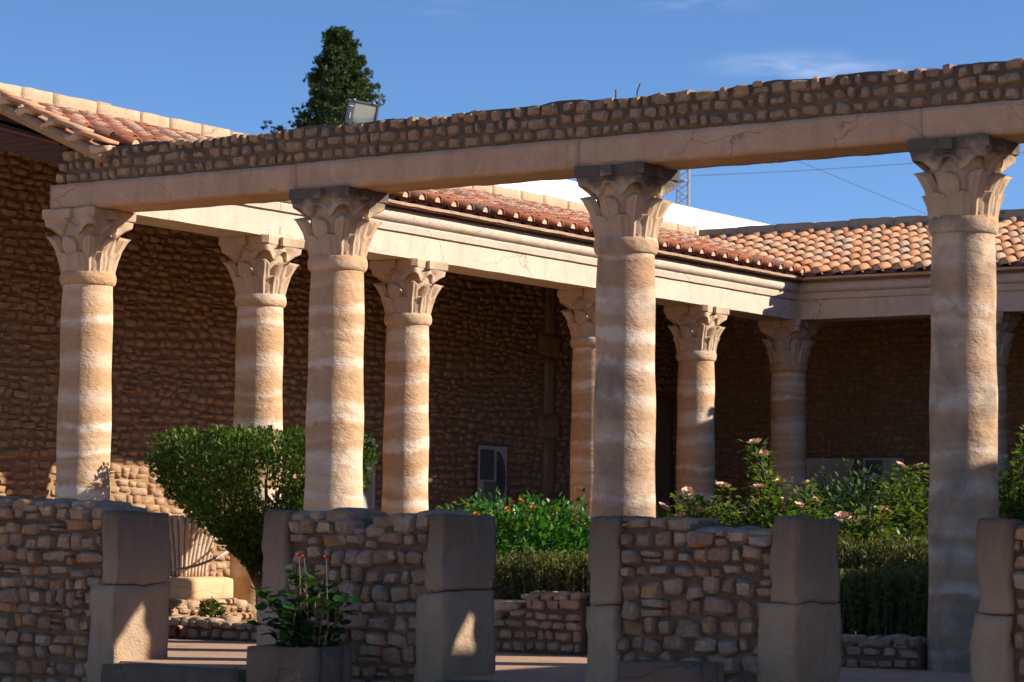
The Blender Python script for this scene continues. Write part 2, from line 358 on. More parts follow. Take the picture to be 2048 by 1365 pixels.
def cuboid(lo, hi):
    x0, y0, z0 = lo; x1, y1, z1 = hi
    V = [(x0, y0, z0), (x1, y0, z0), (x1, y1, z0), (x0, y1, z0), (x0, y0, z1), (x1, y0, z1), (x1, y1, z1), (x0, y1, z1)]
    return V, [(0, 3, 2, 1), (4, 5, 6, 7), (0, 1, 5, 4), (1, 2, 6, 5), (2, 3, 7, 6), (3, 0, 4, 7)]
class MB:
    def __init__(s): s.V = []; s.F = []
    def add(s, V, Fc):
        o = len(s.V); s.V += [tuple(v) for v in V]; s.F += [tuple(i + o for i in f) for f in Fc]; return s
    def box(s, lo, hi): return s.add(*cuboid(lo, hi))
    def tube(s, pts, rads, seg=8, cap=True):
        pts = [Vector(p) for p in pts]; n = len(pts); rings = []
        ref = Vector((0, 0, 1))
        for i in range(n):
            d = (pts[min(i + 1, n - 1)] - pts[max(i - 1, 0)]).normalized()
            a = d.cross(ref)
            if a.length < .05: a = d.cross(Vector((1, 0, 0)))
            a.normalize(); b = d.cross(a)
            rad_ = rads[i] if isinstance(rads, (list, tuple)) else rads
            rings.append([pts[i] + (a * math.cos(2 * PI * k / seg) + b * math.sin(2 * PI * k / seg)) * rad_ for k in range(seg)])
        V = [v for r in rings for v in r]; Fc = []
        for i in range(n - 1):
            for k in range(seg):
                k2 = (k + 1) % seg; Fc.append((i * seg + k, i * seg + k2, (i + 1) * seg + k2, (i + 1) * seg + k))
        if cap: Fc += [tuple(range(seg)), tuple(reversed(range((n - 1) * seg, n * seg)))]
        return s.add(V, Fc)
    def obj(s, name, mat, parent=None, smooth=True, base=None):
        b = base if base is not None else (at(parent) if parent is not None else Vector((0, 0, 0)))
        me = new_mesh(name, shift(s.V, b), s.F, mat, smooth); fix_normals(me)
        return link(name, me, parent, (0, 0, 0) if parent is not None else b)
def lathe(prof, seg=40, rough=0, seed=0):
    V = []; Fc = []
    for (r, z) in prof:
        for k in range(seg):
            a = 2 * PI * k / seg; p = Vector((r * math.cos(a), r * math.sin(a), z))
            if rough: p += Vector((math.cos(a), math.sin(a), 0)) * (noise.noise(p * 4 + Vector((seed, 0, 0))) * rough + noise.noise(p * 14 + Vector((seed, 9, 0))) * rough * .5)
            V.append(p)
    for i in range(len(prof) - 1):
        for k in range(seg):
            k2 = (k + 1) % seg; Fc.append((i * seg + k, i * seg + k2, (i + 1) * seg + k2, (i + 1) * seg + k))
    return V, Fc

# ------------------------------------------------------------------ stones
def stone_variant(seed, n=(4, 2, 3)):
    """rubble stone: irregular, chipped four to six sided face with a narrow worn edge, roughly flat front"""
    rg = random.Random(seed); idx = {}; V = []; Fc = []
    jit = {(a, b): (rg.uniform(-.09, .09), rg.uniform(-.11, .10)) for a in (-1, 1) for b in (-1, 1)}
    pw = rg.uniform(2.5, 5.5); tx, tz = rg.uniform(-.16, .16), rg.uniform(-.16, .16)
    chip = rg.choice([(-1, -1), (1, -1), (-1, 1), (1, 1), None]); cut = rg.uniform(.25, .55); sx_ = rg.uniform(-.12, .12)
    def vid(i, j, k):
        if (i, j, k) in idx: return idx[(i, j, k)]
        gx, gz = -1 + 2 * i / n[0], -1 + 2 * k / n[2]; y = j / n[1]; m = max(abs(gx), abs(gz))
        x, z = gx, gz
        if j == n[1]:                                    # front: push the inner grid outwards so that the bevel stays narrow
            if abs(gx) < .99: x *= 1.32 if n[0] > 3 else 1.7
            if abs(gz) < .99: z *= 1.75 if n[2] > 2 else 1.0
            x = max(-.95, min(.95, x)); z = max(-.95, min(.95, z))
        mm = max(abs(x), abs(z))
        if mm > 1e-6:
            l = (abs(x) ** pw + abs(z) ** pw) ** (1 / pw); x *= mm / l; z *= mm / l
        if chip:
            d = x * chip[0] + z * chip[1] - (2 - cut * 1.6)
            if d > 0: x -= chip[0] * d * .5; z -= chip[1] * d * .5
        edge = m > .99
        yy = y
        if j == n[1]:
            yy += tx * x * .5 + tz * z * .5 + rg.uniform(-.07, .07)
            if edge: yy -= rg.uniform(.14, .28); x *= .985; z *= .985
        elif edge: x *= 1.05; z *= 1.05
        fx = (x + 1) / 2; fz = (z + 1) / 2
        x += 2 * sum(jit[(a, b)][0] * (fx if a > 0 else 1 - fx) * (fz if b > 0 else 1 - fz) for a in (-1, 1) for b in (-1, 1)) + sx_ * z
        z += 2 * sum(jit[(a, b)][1] * (fx if a > 0 else 1 - fx) * (fz if b > 0 else 1 - fz) for a in (-1, 1) for b in (-1, 1))
        x += rg.uniform(-.06, .06); z += rg.uniform(-.08, .08)
        V.append((x * .5, yy - .5, z * .5)); idx[(i, j, k)] = len(V) - 1
        return idx[(i, j, k)]
    a, b, d = n
    for i in range(a):
        for k in range(d): Fc.append((vid(i, b, k), vid(i, b, k + 1), vid(i + 1, b, k + 1), vid(i + 1, b, k)))
    for i in range(a):
        for j in range(b):
            Fc.append((vid(i, j, 0), vid(i, j + 1, 0), vid(i + 1, j + 1, 0), vid(i + 1, j, 0)))
            Fc.append((vid(i, j, d), vid(i + 1, j, d), vid(i + 1, j + 1, d), vid(i, j + 1, d)))
    for j in range(b):
        for k in range(d):
            Fc.append((vid(0, j, k), vid(0, j, k + 1), vid(0, j + 1, k + 1), vid(0, j + 1, k)))
            Fc.append((vid(a, j, k), vid(a, j + 1, k), vid(a, j + 1, k + 1), vid(a, j, k + 1)))
    return np.array(V), Fc
VAR_BIG = [stone_variant(i, (4, 1, 3)) for i in range(30)]
VAR_SMALL = [stone_variant(100 + i, (3, 1, 3)) for i in range(30)]
_stone_me = {}
def stone_mesh(kind, i, mat):
    key = (kind, i, mat)
    if key not in _stone_me:
        V, Fc = (VAR_BIG if kind == 'big' else VAR_SMALL)[i]
        _stone_me[key] = new_mesh('stone', V, Fc, mat); _stone_me[key].set_sharp_from_angle(angle=rad(33))
    return _stone_me[key]

def courses(u0, u1, z0, z1, ch, cw, rg, gap=.016, wave=.012, top=None, bottom=None, split=0):
    """rows of stones: list of (u, z, width, height)"""
    out = []; z = z0; ph = rg.uniform(0, 6)
    while z < z1 - ch * .35:
        h = ch * rg.uniform(.8, 1.22)
        if z + h > z1 - ch * .3: h = z1 - z
        u = u0 - rg.uniform(0, cw * .4)
        while u < u1 - .02:
            w = cw * rg.choice([.62, .8, .9, 1.0, 1.1, 1.25, 1.5]) * rg.uniform(.88, 1.12)
            a, b = max(u, u0), min(u + w, u1)
            if u1 - b < cw * .4: b = u1
            if b - a > cw * .3:
                uc = (a + b) / 2; zc = z + h / 2 + wave * math.sin(uc * 2.1 + z * 5 + ph)
                hh = h * rg.uniform(.80, 1.04)
                ok = True
                if top is not None and zc + hh * .35 > top(uc): ok = False
                if bottom is not None and zc - hh * .3 < bottom(uc): ok = False
                if ok and split and rg.random() < split:
                    q_ = rg.uniform(.38, .62); g_ = gap * .8
                    out.append((uc, zc - hh * (1 - q_) / 2, b - a - gap, hh * q_ - g_)); out.append((uc + rg.uniform(-.01, .01), zc + hh * q_ / 2, (b - a) * rg.uniform(.8, 1) - gap, hh * (1 - q_) - g_))
                elif ok: out.append((uc, zc + rg.uniform(-.006, .006) * (1 + 2 * bool(split)), b - a - gap * rg.uniform(.4, 1.7), hh - gap * rg.uniform(.4, 1.6)))
            u = b if b == u1 else u + w
        z += h
    return out
def lay(parent, items, origin, n, depth, mat, rg, kind='big', most=300, prot=.03, key=None, name='stone', hs=1.1, ws=1.03):
    """items (u,z,w,h) -> stones on the plane through origin with outward normal n; u runs along +X or +Y"""
    n = Vector(n); udir = n.cross(Vector((0, 0, 1)))
    ax = Vector((abs(udir.x), abs(udir.y), 0)); base = at(parent)
    if parent is not None and parent.parent is not None: base = base + parent.parent.location
    order = list(items)
    if key is not None: order.sort(key=key)
    SV = []; SF = []; off = 0
    variants = VAR_BIG if kind == 'big' else VAR_SMALL
    for q, (u, z, w, h) in enumerate(order):
        vi = rg.randrange(len(variants)); a = rg.uniform(-.07, .07)
        ud = udir * math.cos(a) + Vector((0, 0, 1)) * math.sin(a); zd = -udir * math.sin(a) + Vector((0, 0, 1)) * math.cos(a)
        if rg.random() < .5: ud, zd = -ud, -zd
        p = Vector(origin) + ax * u + Vector((0, 0, z)) + n * (prot * rg.uniform(.6, 1.3) - .5 * depth); d = depth
        nn = (n + udir * rg.uniform(-.07, .07) + Vector((0, 0, 1)) * rg.uniform(-.05, .1)).normalized()
        c0, c1, c2 = ud * w * ws, nn * d, zd * h * hs
        if q < most:
            t = p - base
            mtx = Matrix(((c0.x, c1.x, c2.x, t.x), (c0.y, c1.y, c2.y, t.y), (c0.z, c1.z, c2.z, t.z), (0, 0, 0, 1)))
            link(name, stone_mesh(kind, vi, mat), parent, mtx=mtx)
        else:
            V, Fc = variants[vi]; A = np.array((c0, c1, c2)); W = V @ A + np.array(p - base)
            SV.append(W); SF += [tuple(i + off for i in f) for f in Fc]; off += len(V)
    if SV:
        me = new_mesh('far_stones', np.concatenate(SV), SF, mat); stuff(link('far_stones', me, parent))

# ------------------------------------------------------------------ layout
SA, SB, LC = 2.9, 2.4828, 3.7075
LB = 4 * SB + LC                       # far colonnade line
XD = 5 * SA                            # right-hand colonnade line
HC = 3.8                               # underside of the beams
FL = -.06                              # gallery floor
WV = 3.5                               # gallery depth

# ------------------------------------------------------------------ ground
def sheet(name, lo, hi, z, mat, n=(1, 1), amp=0):
    V = []; Fc = []
    for j in range(n[1] + 1):
        for i in range(n[0] + 1):
            x = lo[0] + (hi[0] - lo[0]) * i / n[0]; y = lo[1] + (hi[1] - lo[1]) * j / n[1]
            V.append((x, y, z + (noise.noise(Vector((x * 1.3, y * 1.3, 0))) * amp if amp else 0)))
    for j in range(n[1]):
        for i in range(n[0]):
            a = j * (n[0] + 1) + i; Fc.append((a, a + 1, a + n[0] + 2, a + n[0] + 1))
    return struct(link(name, new_mesh(name, V, Fc, mat)))
sheet('ground', (-900, -900), (900, 900), -.46, 'ground')
fl = struct(link('gallery_floor', new_mesh('gallery_floor', *(lambda q: (q.V, q.F))(MB().box((-3.6, -3.5, -.5), (18.1, 0.0, FL)).box((-3.6, .0, -.5), (.22, 17.2, FL)).box((.22, 13.42, -.5), (18.1, 17.2, FL)).box((14.28, 0, -.5), (18.1, 13.42, FL))), 'floor', False)))
sheet('garden_soil', (.2, .0), (14.3, 13.45), .02, 'soil', (50, 50), .05)
for sx0, sx1 in ((3.74, 5.02), (6.66, 7.71), (9.26, 10.35)): struct(block('step', (sx0, -3.74, -.47), (sx1, -3.505, -.066), 'grey_stone', None, (16, 3, 4), .008, .02, 3))

# ------------------------------------------------------------------ columns
def build_capital_meshes():
    me = {}
    # bell
    prof = [(.0, -.02), (.205, -.02), (.212, .05), (.222, .15), (.232, .25), (.240, .34), (.25, .41), (.26, .45), (.26, .52), (.0, .52)]
    V, Fc = lathe(prof, 40); me['bell'] = (V, Fc)
    # leaves: grid in (s up, t across); front and back skins
    def leaf(h, hw, r_of, thick, ridge, tip_round):
        ns, nt = 10, 6; front = []; back = []
        for i in range(ns + 1):
            s = i / ns
            w = hw * (0.86 + .14 * math.sin(min(1, s / .6) * PI / 2))
            if s > 1 - tip_round:
                q = (s - (1 - tip_round)) / tip_round; w *= max(.30, math.sqrt(max(0, 1 - q ** 2.6)))
            for j in range(nt + 1):
                t = -1 + 2 * j / nt; R, z = r_of(s)
                bul = ridge * 1.5 * (1 - abs(t)) - .014 * abs(t) ** 3 - .008 * (abs(abs(t) - .34) < .05)
                front.append((w * t, -(R + thick + bul), z - (.012 * max(0, (s - .9) / .1) * 1.0))); back.append((w * t * 1.0, -(R - .03 - .03 * s), z + .010 * s))
        V = front + back; N = len(front); Fc = []; c = nt + 1
        for i in range(ns):
            for j in range(nt):
                a = i * c + j; Fc.append((a, a + 1, a + c + 1, a + c)); Fc.append((N + a, N + a + c, N + a + c + 1, N + a + 1))
        for i in range(ns):
            a = i * c; Fc.append((a, a + c, N + a + c, N + a)); a = i * c + nt; Fc.append((a, N + a, N + a + c, a + c))
        for j in range(nt):
            a = ns * c + j; Fc.append((a, a + 1, N + a + 1, N + a))
        return V, Fc
    me['low'] = leaf(.2, .086, lambda s: (.208 + .03 * s + .028 * s ** 3, .205 * s), .018, .014, .42)
    me['upc'] = leaf(.345, .078, lambda s: (.20 + .06 * s + .04 * max(0, s - .5) ** 1.6 * 3, .01 + .335 * s - .02 * max(0, s - .85)), .016, .016, .26)
    me['upk'] = leaf(.345, .062, lambda s: (.20 + .09 * s + .045 * max(0, s - .45) ** 1.5 * 3, .01 + .35 * s - .03 * max(0, s - .85)), .018, .016, .22)
    # abacus: concave sided block with cut corners
    def outline(half, inset, cut, scale=1.0, n=9):
        pts = []
        for sd_ in range(4):
            a0 = sd_ * PI / 2
            for k in range(n):
                t = -1 + 2 * k / (n - 1); x = t * (half - cut); y = -(half - inset * (1 - t * t) ** .9)
                c, s = math.cos(a0), math.sin(a0); pts.append(((x * c - y * s) * scale, (x * s + y * c) * scale))
        return pts
    def slab(outs):
        V = []; Fc = []; n = len(outs[0][0])
        for pts, z in outs: V += [(x, y, z) for x, y in pts]
        for i in range(len(outs) - 1):
            for k in range(n):
                k2 = (k + 1) % n; Fc.append((i * n + k, i * n + k2, (i + 1) * n + k2, (i + 1) * n + k))
        Fc.append(tuple(reversed(range(n)))); Fc.append(tuple(range((len(outs) - 1) * n, len(outs) * n)))
        return V, Fc
    o = MB(); V, Fc = slab([(outline(.322, .05, .045, .985), .508), (outline(.322, .05, .045), .516), (outline(.326, .05, .045), .583), (outline(.326, .05, .045, .99), .592)])
    o.add(V, Fc)
    for k in range(4):
        c, s = math.cos(k * PI / 2), math.sin(k * PI / 2)
        V, Fc = cuboid((-.05, -.318, .503), (.05, -.25, .588)); o.add([(x * c - y * s, x * s + y * c, z) for x, y, z in V], Fc)
    me['abacus'] = (o.V, o.F)
    # volute band: scalloped skirt under the abacus, arches over the eight upper leaves, deep corners
    NT_, NV = 128, 8; V = []; Fc = []
    def Rab(th):
        x, y = math.cos(th), math.sin(th); m = max(abs(x), abs(y)); t = min(abs(x), abs(y)) / m
        d = .318 - .052 * (1 - t * t); r = d / m
        return min(r, .41)
    for side in (0, 1):
        for i in range(NT_):
            th = 2 * PI * i / NT_
            ph = (th % (PI / 4)) / (PI / 4); stemf = math.sin(ph * PI) ** 3          # 1 at the stems between arches
            corner = max(0, math.cos(4 * (th - PI / 4))) ** 1.0
            zb = .452 - .10 * stemf - .012 * corner * (1 - stemf); rt = Rab(th) * .985
            rb = .285 + .02 * (1 - stemf) + .085 * corner * (1 - stemf) - .012 * stemf
            for j in range(NV + 1):
                v = j / NV; z = .512 + (zb - .512) * v
                cv = v ** (1.9 if corner > .3 else 1.25)
                r = rt + (rb - rt) * cv
                if corner < .5 and .12 < v < .6: r -= .035 * (1 - corner * 2) * math.sin((v - .12) / .48 * PI)
                if side: r = max(.22, r - .05 - .035 * (1 - v)); z += .0
                V.append((r * math.cos(th), r * math.sin(th), z))
    c = NV + 1; N = NT_ * c
    for i in range(NT_):
        i2 = (i + 1) % NT_
        for j in range(NV):
            Fc.append((i * c + j, i * c + j + 1, i2 * c + j + 1, i2 * c + j)); Fc.append((N + i * c + j, N + i2 * c + j, N + i2 * c + j + 1, N + i * c + j + 1))
        Fc.append((i * c + NV, N + i * c + NV, N + i2 * c + NV, i2 * c + NV))
    me['volute'] = (V, Fc)
    return me
CAPG = build_capital_meshes()
def make_set(mat):
    d = {}
    for k, (V, Fc) in CAPG.items():
        VV = []
        for v in V:
            v = Vector(v); q = v * 19 + Vector((3, 5, 7)); a = .006
            VV.append(v + Vector((noise.noise(q), noise.noise(q + Vector((17, 0, 0))), noise.noise(q + Vector((0, 23, 0))))) * a)
        m = new_mesh('capital_' + k, VV, Fc, mat, k not in ('abacus',)); fix_normals(m); d[k] = m
        if k in ('low', 'upc', 'upk'): m.set_sharp_from_angle(angle=rad(24))
    return d
CAPSET = {'cap': make_set('cap'), 'cap_stain': make_set('cap_stain')}
prof = []
for i in range(61):
    s = i / 60; z = FL - .02 + s * (3.135 - FL); prof.append((.256 - .026 * s ** 1.4 + .004 * math.sin(s * 23), z))
SHV = [lathe(prof, 56, .003, 11 + 7 * k) for k in range(3)]
ring_prof = [(.225, 3.105)] + [(.228 + .031 * math.sin(a), 3.176 - .066 * math.cos(a)) for a in [PI * k / 10 for k in range(11)]] + [(.21, 3.245)]
RGV = lathe(ring_prof, 48, .004, 3)
_sm = {}
def column(loc, label, shaft='shaft', cap='cap', k=0, group='columns of the courtyard'):
    c = empty('column', (loc[0], loc[1], FL), label, 'column', group)
    key = (shaft, k % 3)
    if key not in _sm:
        _sm[key] = (new_mesh('shaft', [(v[0], v[1], v[2] - FL) for v in SHV[k % 3][0]], SHV[k % 3][1], shaft), new_mesh('necking_ring', [(v[0], v[1], v[2] - FL) for v in RGV[0]], RGV[1], shaft))
    a, b = _sm[key]
    link('shaft', a, c, mtx=Matrix.Rotation(k * 1.3, 4, 'Z')); link('necking_ring', b, c)
    S = CAPSET[cap]; cp = link('capital', S['bell'], c, (0, 0, 3.208 - FL))
    for q in range(8): link('lower_leaf', S['low'], cp, mtx=Matrix.Rotation(PI / 8 + q * PI / 4, 4, 'Z'))
    for q in range(4): link('upper_leaf', S['upc'], cp, mtx=Matrix.Rotation(q * PI / 2, 4, 'Z')); link('upper_leaf', S['upk'], cp, mtx=Matrix.Rotation(PI / 4 + q * PI / 2, 4, 'Z'))
    link('volute', S['volute'], cp); link('abacus', S['abacus'], cp)
    return c
colA = ['corner column at the far left end of the front colonnade, banded tan and white',
        'front column with dark stained capital standing behind the juniper tree',
        'front column with dark stained capital between the lantana and the rose bushes',
        'large front column at the right, its capital against the sky, foot in shade']
for i in range(6):
    lab = colA[i] if i < 4 else ('front column next beyond the frame on the right' if i == 4 else 'corner column at the far right end of the front colonnade')
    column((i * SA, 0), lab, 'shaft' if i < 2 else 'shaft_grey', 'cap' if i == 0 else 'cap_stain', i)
BY = [SB, 2 * SB, 2 * SB + LC, 3 * SB + LC, LB]
labB = ['left gallery column rising directly behind the juniper tree', 'left gallery column just right of the second front column, above the low wall',
        'left gallery column half hidden behind the third front column', 'left gallery column above the roses, its foot cut off by a shadow line',
        'shaded corner column where the left and rear galleries meet']
for i, y in enumerate(BY): column((0, y), labB[i], 'shaft', 'cap', i + 6)
column((SA, LB), 'shaded rear gallery column behind the big right-hand column', 'shaft', 'cap', 12)
for i in range(2, 6): column((i * SA, LB), 'rear gallery column standing beyond the right edge of the picture', 'shaft', 'cap', 12 + i)
for i, y in enumerate([SB, 2 * SB, 2 * SB + LC, 3 * SB + LC]): column((XD, y), 'right gallery column standing outside the picture', 'shaft', 'cap', 18 + i)

# ------------------------------------------------------------------ front entablature
rg = random.Random(5)
fe = empty('front_entablature', (4.35, 0, HC), 'long stone beam topped with three rows of rubble on the front columns', 'beam')
edges = [-.27, SA - .28, 2 * SA - .30, 3 * SA - .22, 4 * SA - .3, XD + .27]
for i in range(5):
    block('beam_block', (edges[i] + .0006, -.24, HC + .002), (edges[i + 1] - .0006, .28, 4.035 + .004 * (i % 2)), 'beam', fe, (60, 5, 5), .007, .004, 2, 4.5)
TOPA = lambda x: 4.352 + .012 * math.sin(x * 2.7) + .010 * math.sin(x * 7.1 + 1)
core = MB(); nx = 150
for i in range(nx + 1):
    x = -.10 + (XD + .2) * i / nx; zt = TOPA(x) - .012 + .014 * noise.noise(Vector((x * 6, 0, 0)))
    core.V += [(x, -.205, 4.03), (x, -.205, zt), (x, .04, zt + .015 * noise.noise(Vector((x * 9, 3, 0)))), (x, .25, zt), (x, .25, 4.03)]
for i in range(nx):
    a = i * 5
    for k in range(4): core.F.append((a + k, a + k + 1, a + k + 6, a + k + 5))
core.F += [(0, 1, 2, 3, 4), tuple(reversed(range(nx * 5, nx * 5 + 5)))]
core.obj('mortar_core', 'mortar', fe)
it = []
for r_ in range(3):
    z0 = 4.04 + r_ * .106; u = -.24 + r_ * .035
    while u < XD:
        w = rg.choice([.085, .10, .115, .13, .14, .155, .19]) * rg.uniform(.9, 1.1); h = .1 * rg.uniform(.72, 1.05)
        it.append((u + w / 2, z0 + (.043 if r_ == 2 else .055) + rg.uniform(-.006, .006), w - rg.uniform(.012, .036), h)); u += w
lay(fe, it, (0, -.2, 0), (0, -1, 0), .12, 'beam_stone', rg, 'big', 300, .038, key=lambda q: q[0], hs=1.04)
# loose cap stones and mortar crumbs along the top, catching the sun
it = []; cs = MB()
for k in range(240):
    x = rg.uniform(-.05, 11.5); y = rg.uniform(-.2, .2); s = rg.uniform(.015, .045)
    V, Fc = rough_box((x - s * 1.3, y - s, TOPA(x) - .05), (x + s * 1.3, y + s, TOPA(x) - .02 + s * .55), (2, 2, 2), .008, .015, k, 20); cs.add(V, Fc)
stuff(cs.obj('loose_mortar', 'garden_stone', fe, False))

# ------------------------------------------------------------------ gallery wings
EAVE_V, SLOPE, DECK0 = -.45, .27, 4.345
def deck_z(v): return DECK0 + SLOPE * (v - EAVE_V)
PROFILES = [('architrave', 'arch', [(-.24, 3.80), (-.24, 4.062), (.24, 4.062), (.24, 3.80)], .004),
            ('fillet', 'arch', [(-.27, 4.064), (-.285, 4.125), (-.285, 4.148), (.2, 4.148), (.2, 4.064)], .003),
            ('round_moulding', 'arch', [(-.27, 4.150)] + [(-.275 - .072 * math.sin(a), 4.222 - .072 * math.cos(a)) for a in [PI * (k + .5) / 9 for k in range(9)]] + [(-.27, 4.294), (.2, 4.294), (.2, 4.150)], .003),
            ('cavetto', 'arch', [(-.25, 4.296), (-.25, 4.312), (.2, 4.312), (.2, 4.296)], .002),
            ('eave_slab', 'tile_mortar', [(-.455, 4.313), (-.47, 4.340), (.2, 4.340), (.2, 4.313)], .007)]
def wing_profiles(parent, mapf, u0, u1, m0, m1, base, step=.16):
    """extrude the moulded profile along u; m0/m1 = mitre factors (u end shifts with v)"""
    for name, mat, pf, amp in PROFILES:
        n = max(8, int((u1 - u0) / step)); V = []; Fc = []; k = len(pf)
        for i in range(n + 1):
            for (v, z) in pf:
                a = u0 + m0 * v; b = u1 + m1 * v; u = a + (b - a) * i / n
                q = Vector((u * 3, v * 3, z * 3)); jz = (noise.noise(q) + .6 * noise.noise(q * 4)) * amp; jv = (noise.noise(q + Vector((40, 0, 0))) + .6 * noise.noise(q * 4 + Vector((40, 0, 0)))) * amp
                if i in (0, n): jz = jv = 0
                V.append(Vector(mapf(u, v + jv, z + jz)) - base)
        for i in range(n):
            for j in range(k):
                j2 = (j + 1) % k; Fc.append((i * k + j, i * k + j2, (i + 1) * k + j2, (i + 1) * k + j))
        Fc += [tuple(range(k)), tuple(reversed(range(n * k, n * k + k)))]
        me = new_mesh(name, V, Fc, mat, False); fix_normals(me)
        if name == 'round_moulding': me.polygons.foreach_set('use_smooth', [True] * len(me.polygons))
        link(name, me, parent)
def prism(mapf, quad, z_of, thick, base):
    """sloping slab over a quad of (u,v)"""
    V = [Vector(mapf(u, v, z_of(v))) - base for u, v in quad] + [Vector(mapf(u, v, z_of(v) - thick)) - base for u, v in quad]
    return V, [(0, 1, 2, 3), (7, 6, 5, 4), (0, 4, 5, 1), (1, 5, 6, 2), (2, 6, 7, 3), (3, 7, 4, 0)]
# half-round cover tile: local +y runs down the slope, z up
def tile_mesh(mat, L=.40, r0_=.064, r1_=.074, th=.012, n=7):
    V = []; Fc = []
    for y, r in ((-L / 2, r0_), (L / 2, r1_)):
        for rr_ in (r, r - th):
            for k in range(n + 1):
                a = PI * k / n; V.append((rr_ * math.cos(a), y, rr_ * math.sin(a) * 1.08))
    c = n + 1
    for k in range(n):
        Fc += [(k, k + 1, 2 * c + k + 1, 2 * c + k), (c + k, 3 * c + k, 3 * c + k + 1, c + k + 1), (k, c + k, c + k + 1, k + 1), (2 * c + k, 2 * c + k + 1, 3 * c + k + 1, 3 * c + k)]
    Fc += [(0, 2 * c, 3 * c, c), (n, c + n, 3 * c + n, 2 * c + n)]
    me = new_mesh('tile', V, Fc, mat); fix_normals(me); return me
TILE_SP, TILE_EX = .295, .315
def plug_geom(r=.060, n=8):
    V = [(0, .0, 0)] + [(r * math.cos(PI * k / n), 0, r * 1.08 * math.sin(PI * k / n)) for k in range(n + 1)]; V2 = [(x, -.06, z) for x, y, z in V]
    m = n + 2; Fc = [tuple(range(m)), tuple(reversed(range(m, 2 * m)))] + [(i, (i + 1) % m, m + (i + 1) % m, m + i) for i in range(m)]
    return V + V2, Fc
PLUG = new_mesh('mortar_plug', *plug_geom(), 'tile_mortar', False); fix_normals(PLUG)
def wing_roof(parent, mapf, udir, vdir, u_rng, keep, base, mat, most, rg, pkey, vmax=3.42, upper_plugs=False):
    """tiles over the roof plane: cover rows, mortar plugs at the eave, pan tiles between"""
    down = (-Vector(vdir) - Vector((0, 0, SLOPE))).normalized(); nrm = Vector((0, 0, 1)) - down * down.z; nrm.normalize(); side = down.cross(nrm)
    me = tile_mesh(mat); V0 = np.array([v.co[:] for v in me.vertices]); F0 = [tuple(p_.vertices) for p_ in me.polygons]
    todo = []
    nu = int((u_rng[1] - u_rng[0]) / TILE_SP)
    for i in range(nu + 1):
        u = u_rng[0] + i * TILE_SP + rg.uniform(-.006, .006); k = 0; v = EAVE_V + .13
        while v < vmax:
            if keep(u, v): todo.append((u + rg.uniform(-.008, .008), v, k))
            v += TILE_EX * .965 * rg.uniform(.97, 1.03); k += 1
    todo.sort(key=pkey)
    SV = []; SF = []; off = 0
    for q, (u, v, k) in enumerate(todo):
        a = rg.uniform(-.03, .03); tilt = .045 + rg.uniform(-.008, .008)
        y = (down * math.cos(a) + side * math.sin(a)); y = (y + nrm * tilt).normalized(); x = y.cross(nrm).normalized(); z = x.cross(y)
        p = Vector(mapf(u, v, deck_z(v))) + nrm * (.050 + rg.uniform(-.005, .006)) - base
        mtx = Matrix(((x.x, y.x, z.x, p.x), (x.y, y.y, z.y, p.y), (x.z, y.z, z.z, p.z), (0, 0, 0, 1)))
        if q < most: link('cover_tile', me, parent, mtx=mtx)
        else:
            A = np.array((x, y, z)); SV.append(V0 @ A + np.array(p)); SF += [tuple(i + off for i in f) for f in F0]; off += len(V0)
        if k == 0:
            pe = p + y * .185 ; mt2 = mtx.copy(); mt2.translation = pe
            link('mortar_plug', PLUG, parent, mtx=mt2)
    if upper_plugs:
        UV = []; UF = []; off2 = 0; PV0 = np.array([v.co[:] for v in PLUG.vertices]); PF0 = [tuple(p_.vertices) for p_ in PLUG.polygons]
        for (u, v, k) in todo:
            if k > 2 and rg.random() < .8:
                p = Vector(mapf(u, v, deck_z(v))) + nrm * .062 - base + down * .19; sc_ = rg.uniform(1.15, 1.3); UV.append((PV0 * sc_) @ np.array((side * -1, down, nrm)) + np.array(p)); UF += [tuple(i + off2 for i in f) for f in PF0]; off2 += len(PV0)
        stuff(link('mortar_plugs', new_mesh('mortar_plugs', np.concatenate(UV), UF, 'tile_mortar', False), parent))
    if SV: stuff(link('far_tiles', new_mesh('far_tiles', np.concatenate(SV), SF, mat), parent))
    # mortar at the open tile ends further up (pale half moons) and pans
    PV = []; PF = []; off = 0; n = 5
    for i in range(nu + 1):
        u = u_rng[0] + (i + .5) * TILE_SP; v = EAVE_V + .175
        while v < vmax:
            if keep(u, v):
                for e, (vv, lift) in enumerate(((v - .16, .012), (v + .18, .0))):
                    for k in range(n + 1):
                        a = PI * k / n; uo = -.125 * math.cos(a); hz = .055 - .05 * math.sin(a) + (0.022 if e == 0 else .0) * -1
                        PV.append(Vector(mapf(u + uo, vv, deck_z(vv) + hz + (.02 if e == 0 else .0))) - base)
                for k in range(n): PF.append((off + k, off + k + 1, off + n + 2 + k, off + n + 1 + k))
                off += 2 * (n + 1)
            v += TILE_EX
    stuff(link('pan_tiles', new_mesh('pan_tiles', PV, PF, 'tile_pan'), parent))

def parapet(parent, mapf, u0, u1, z0, z1, base, mat, rg):
    u = u0; i = 0
    while u < u1 - .05:
        w = min(rg.uniform(.42, .75), u1 - u); zt = z1 + rg.uniform(-.012, .01)
        a = Vector(mapf(u + .0015, WV - .10, z0)); b = Vector(mapf(u + w - .0015, WV + .25, zt))
        lo = [min(a[k], b[k]) for k in range(3)]; hi = [max(a[k], b[k]) for k in range(3)]
        V, Fc = rough_box(lo, hi, (8, 6, 6), .010, .006, 3, 5); link('coping_block', new_mesh('coping_block', shift(V, base), Fc, mat), parent)
        u += w; i += 1

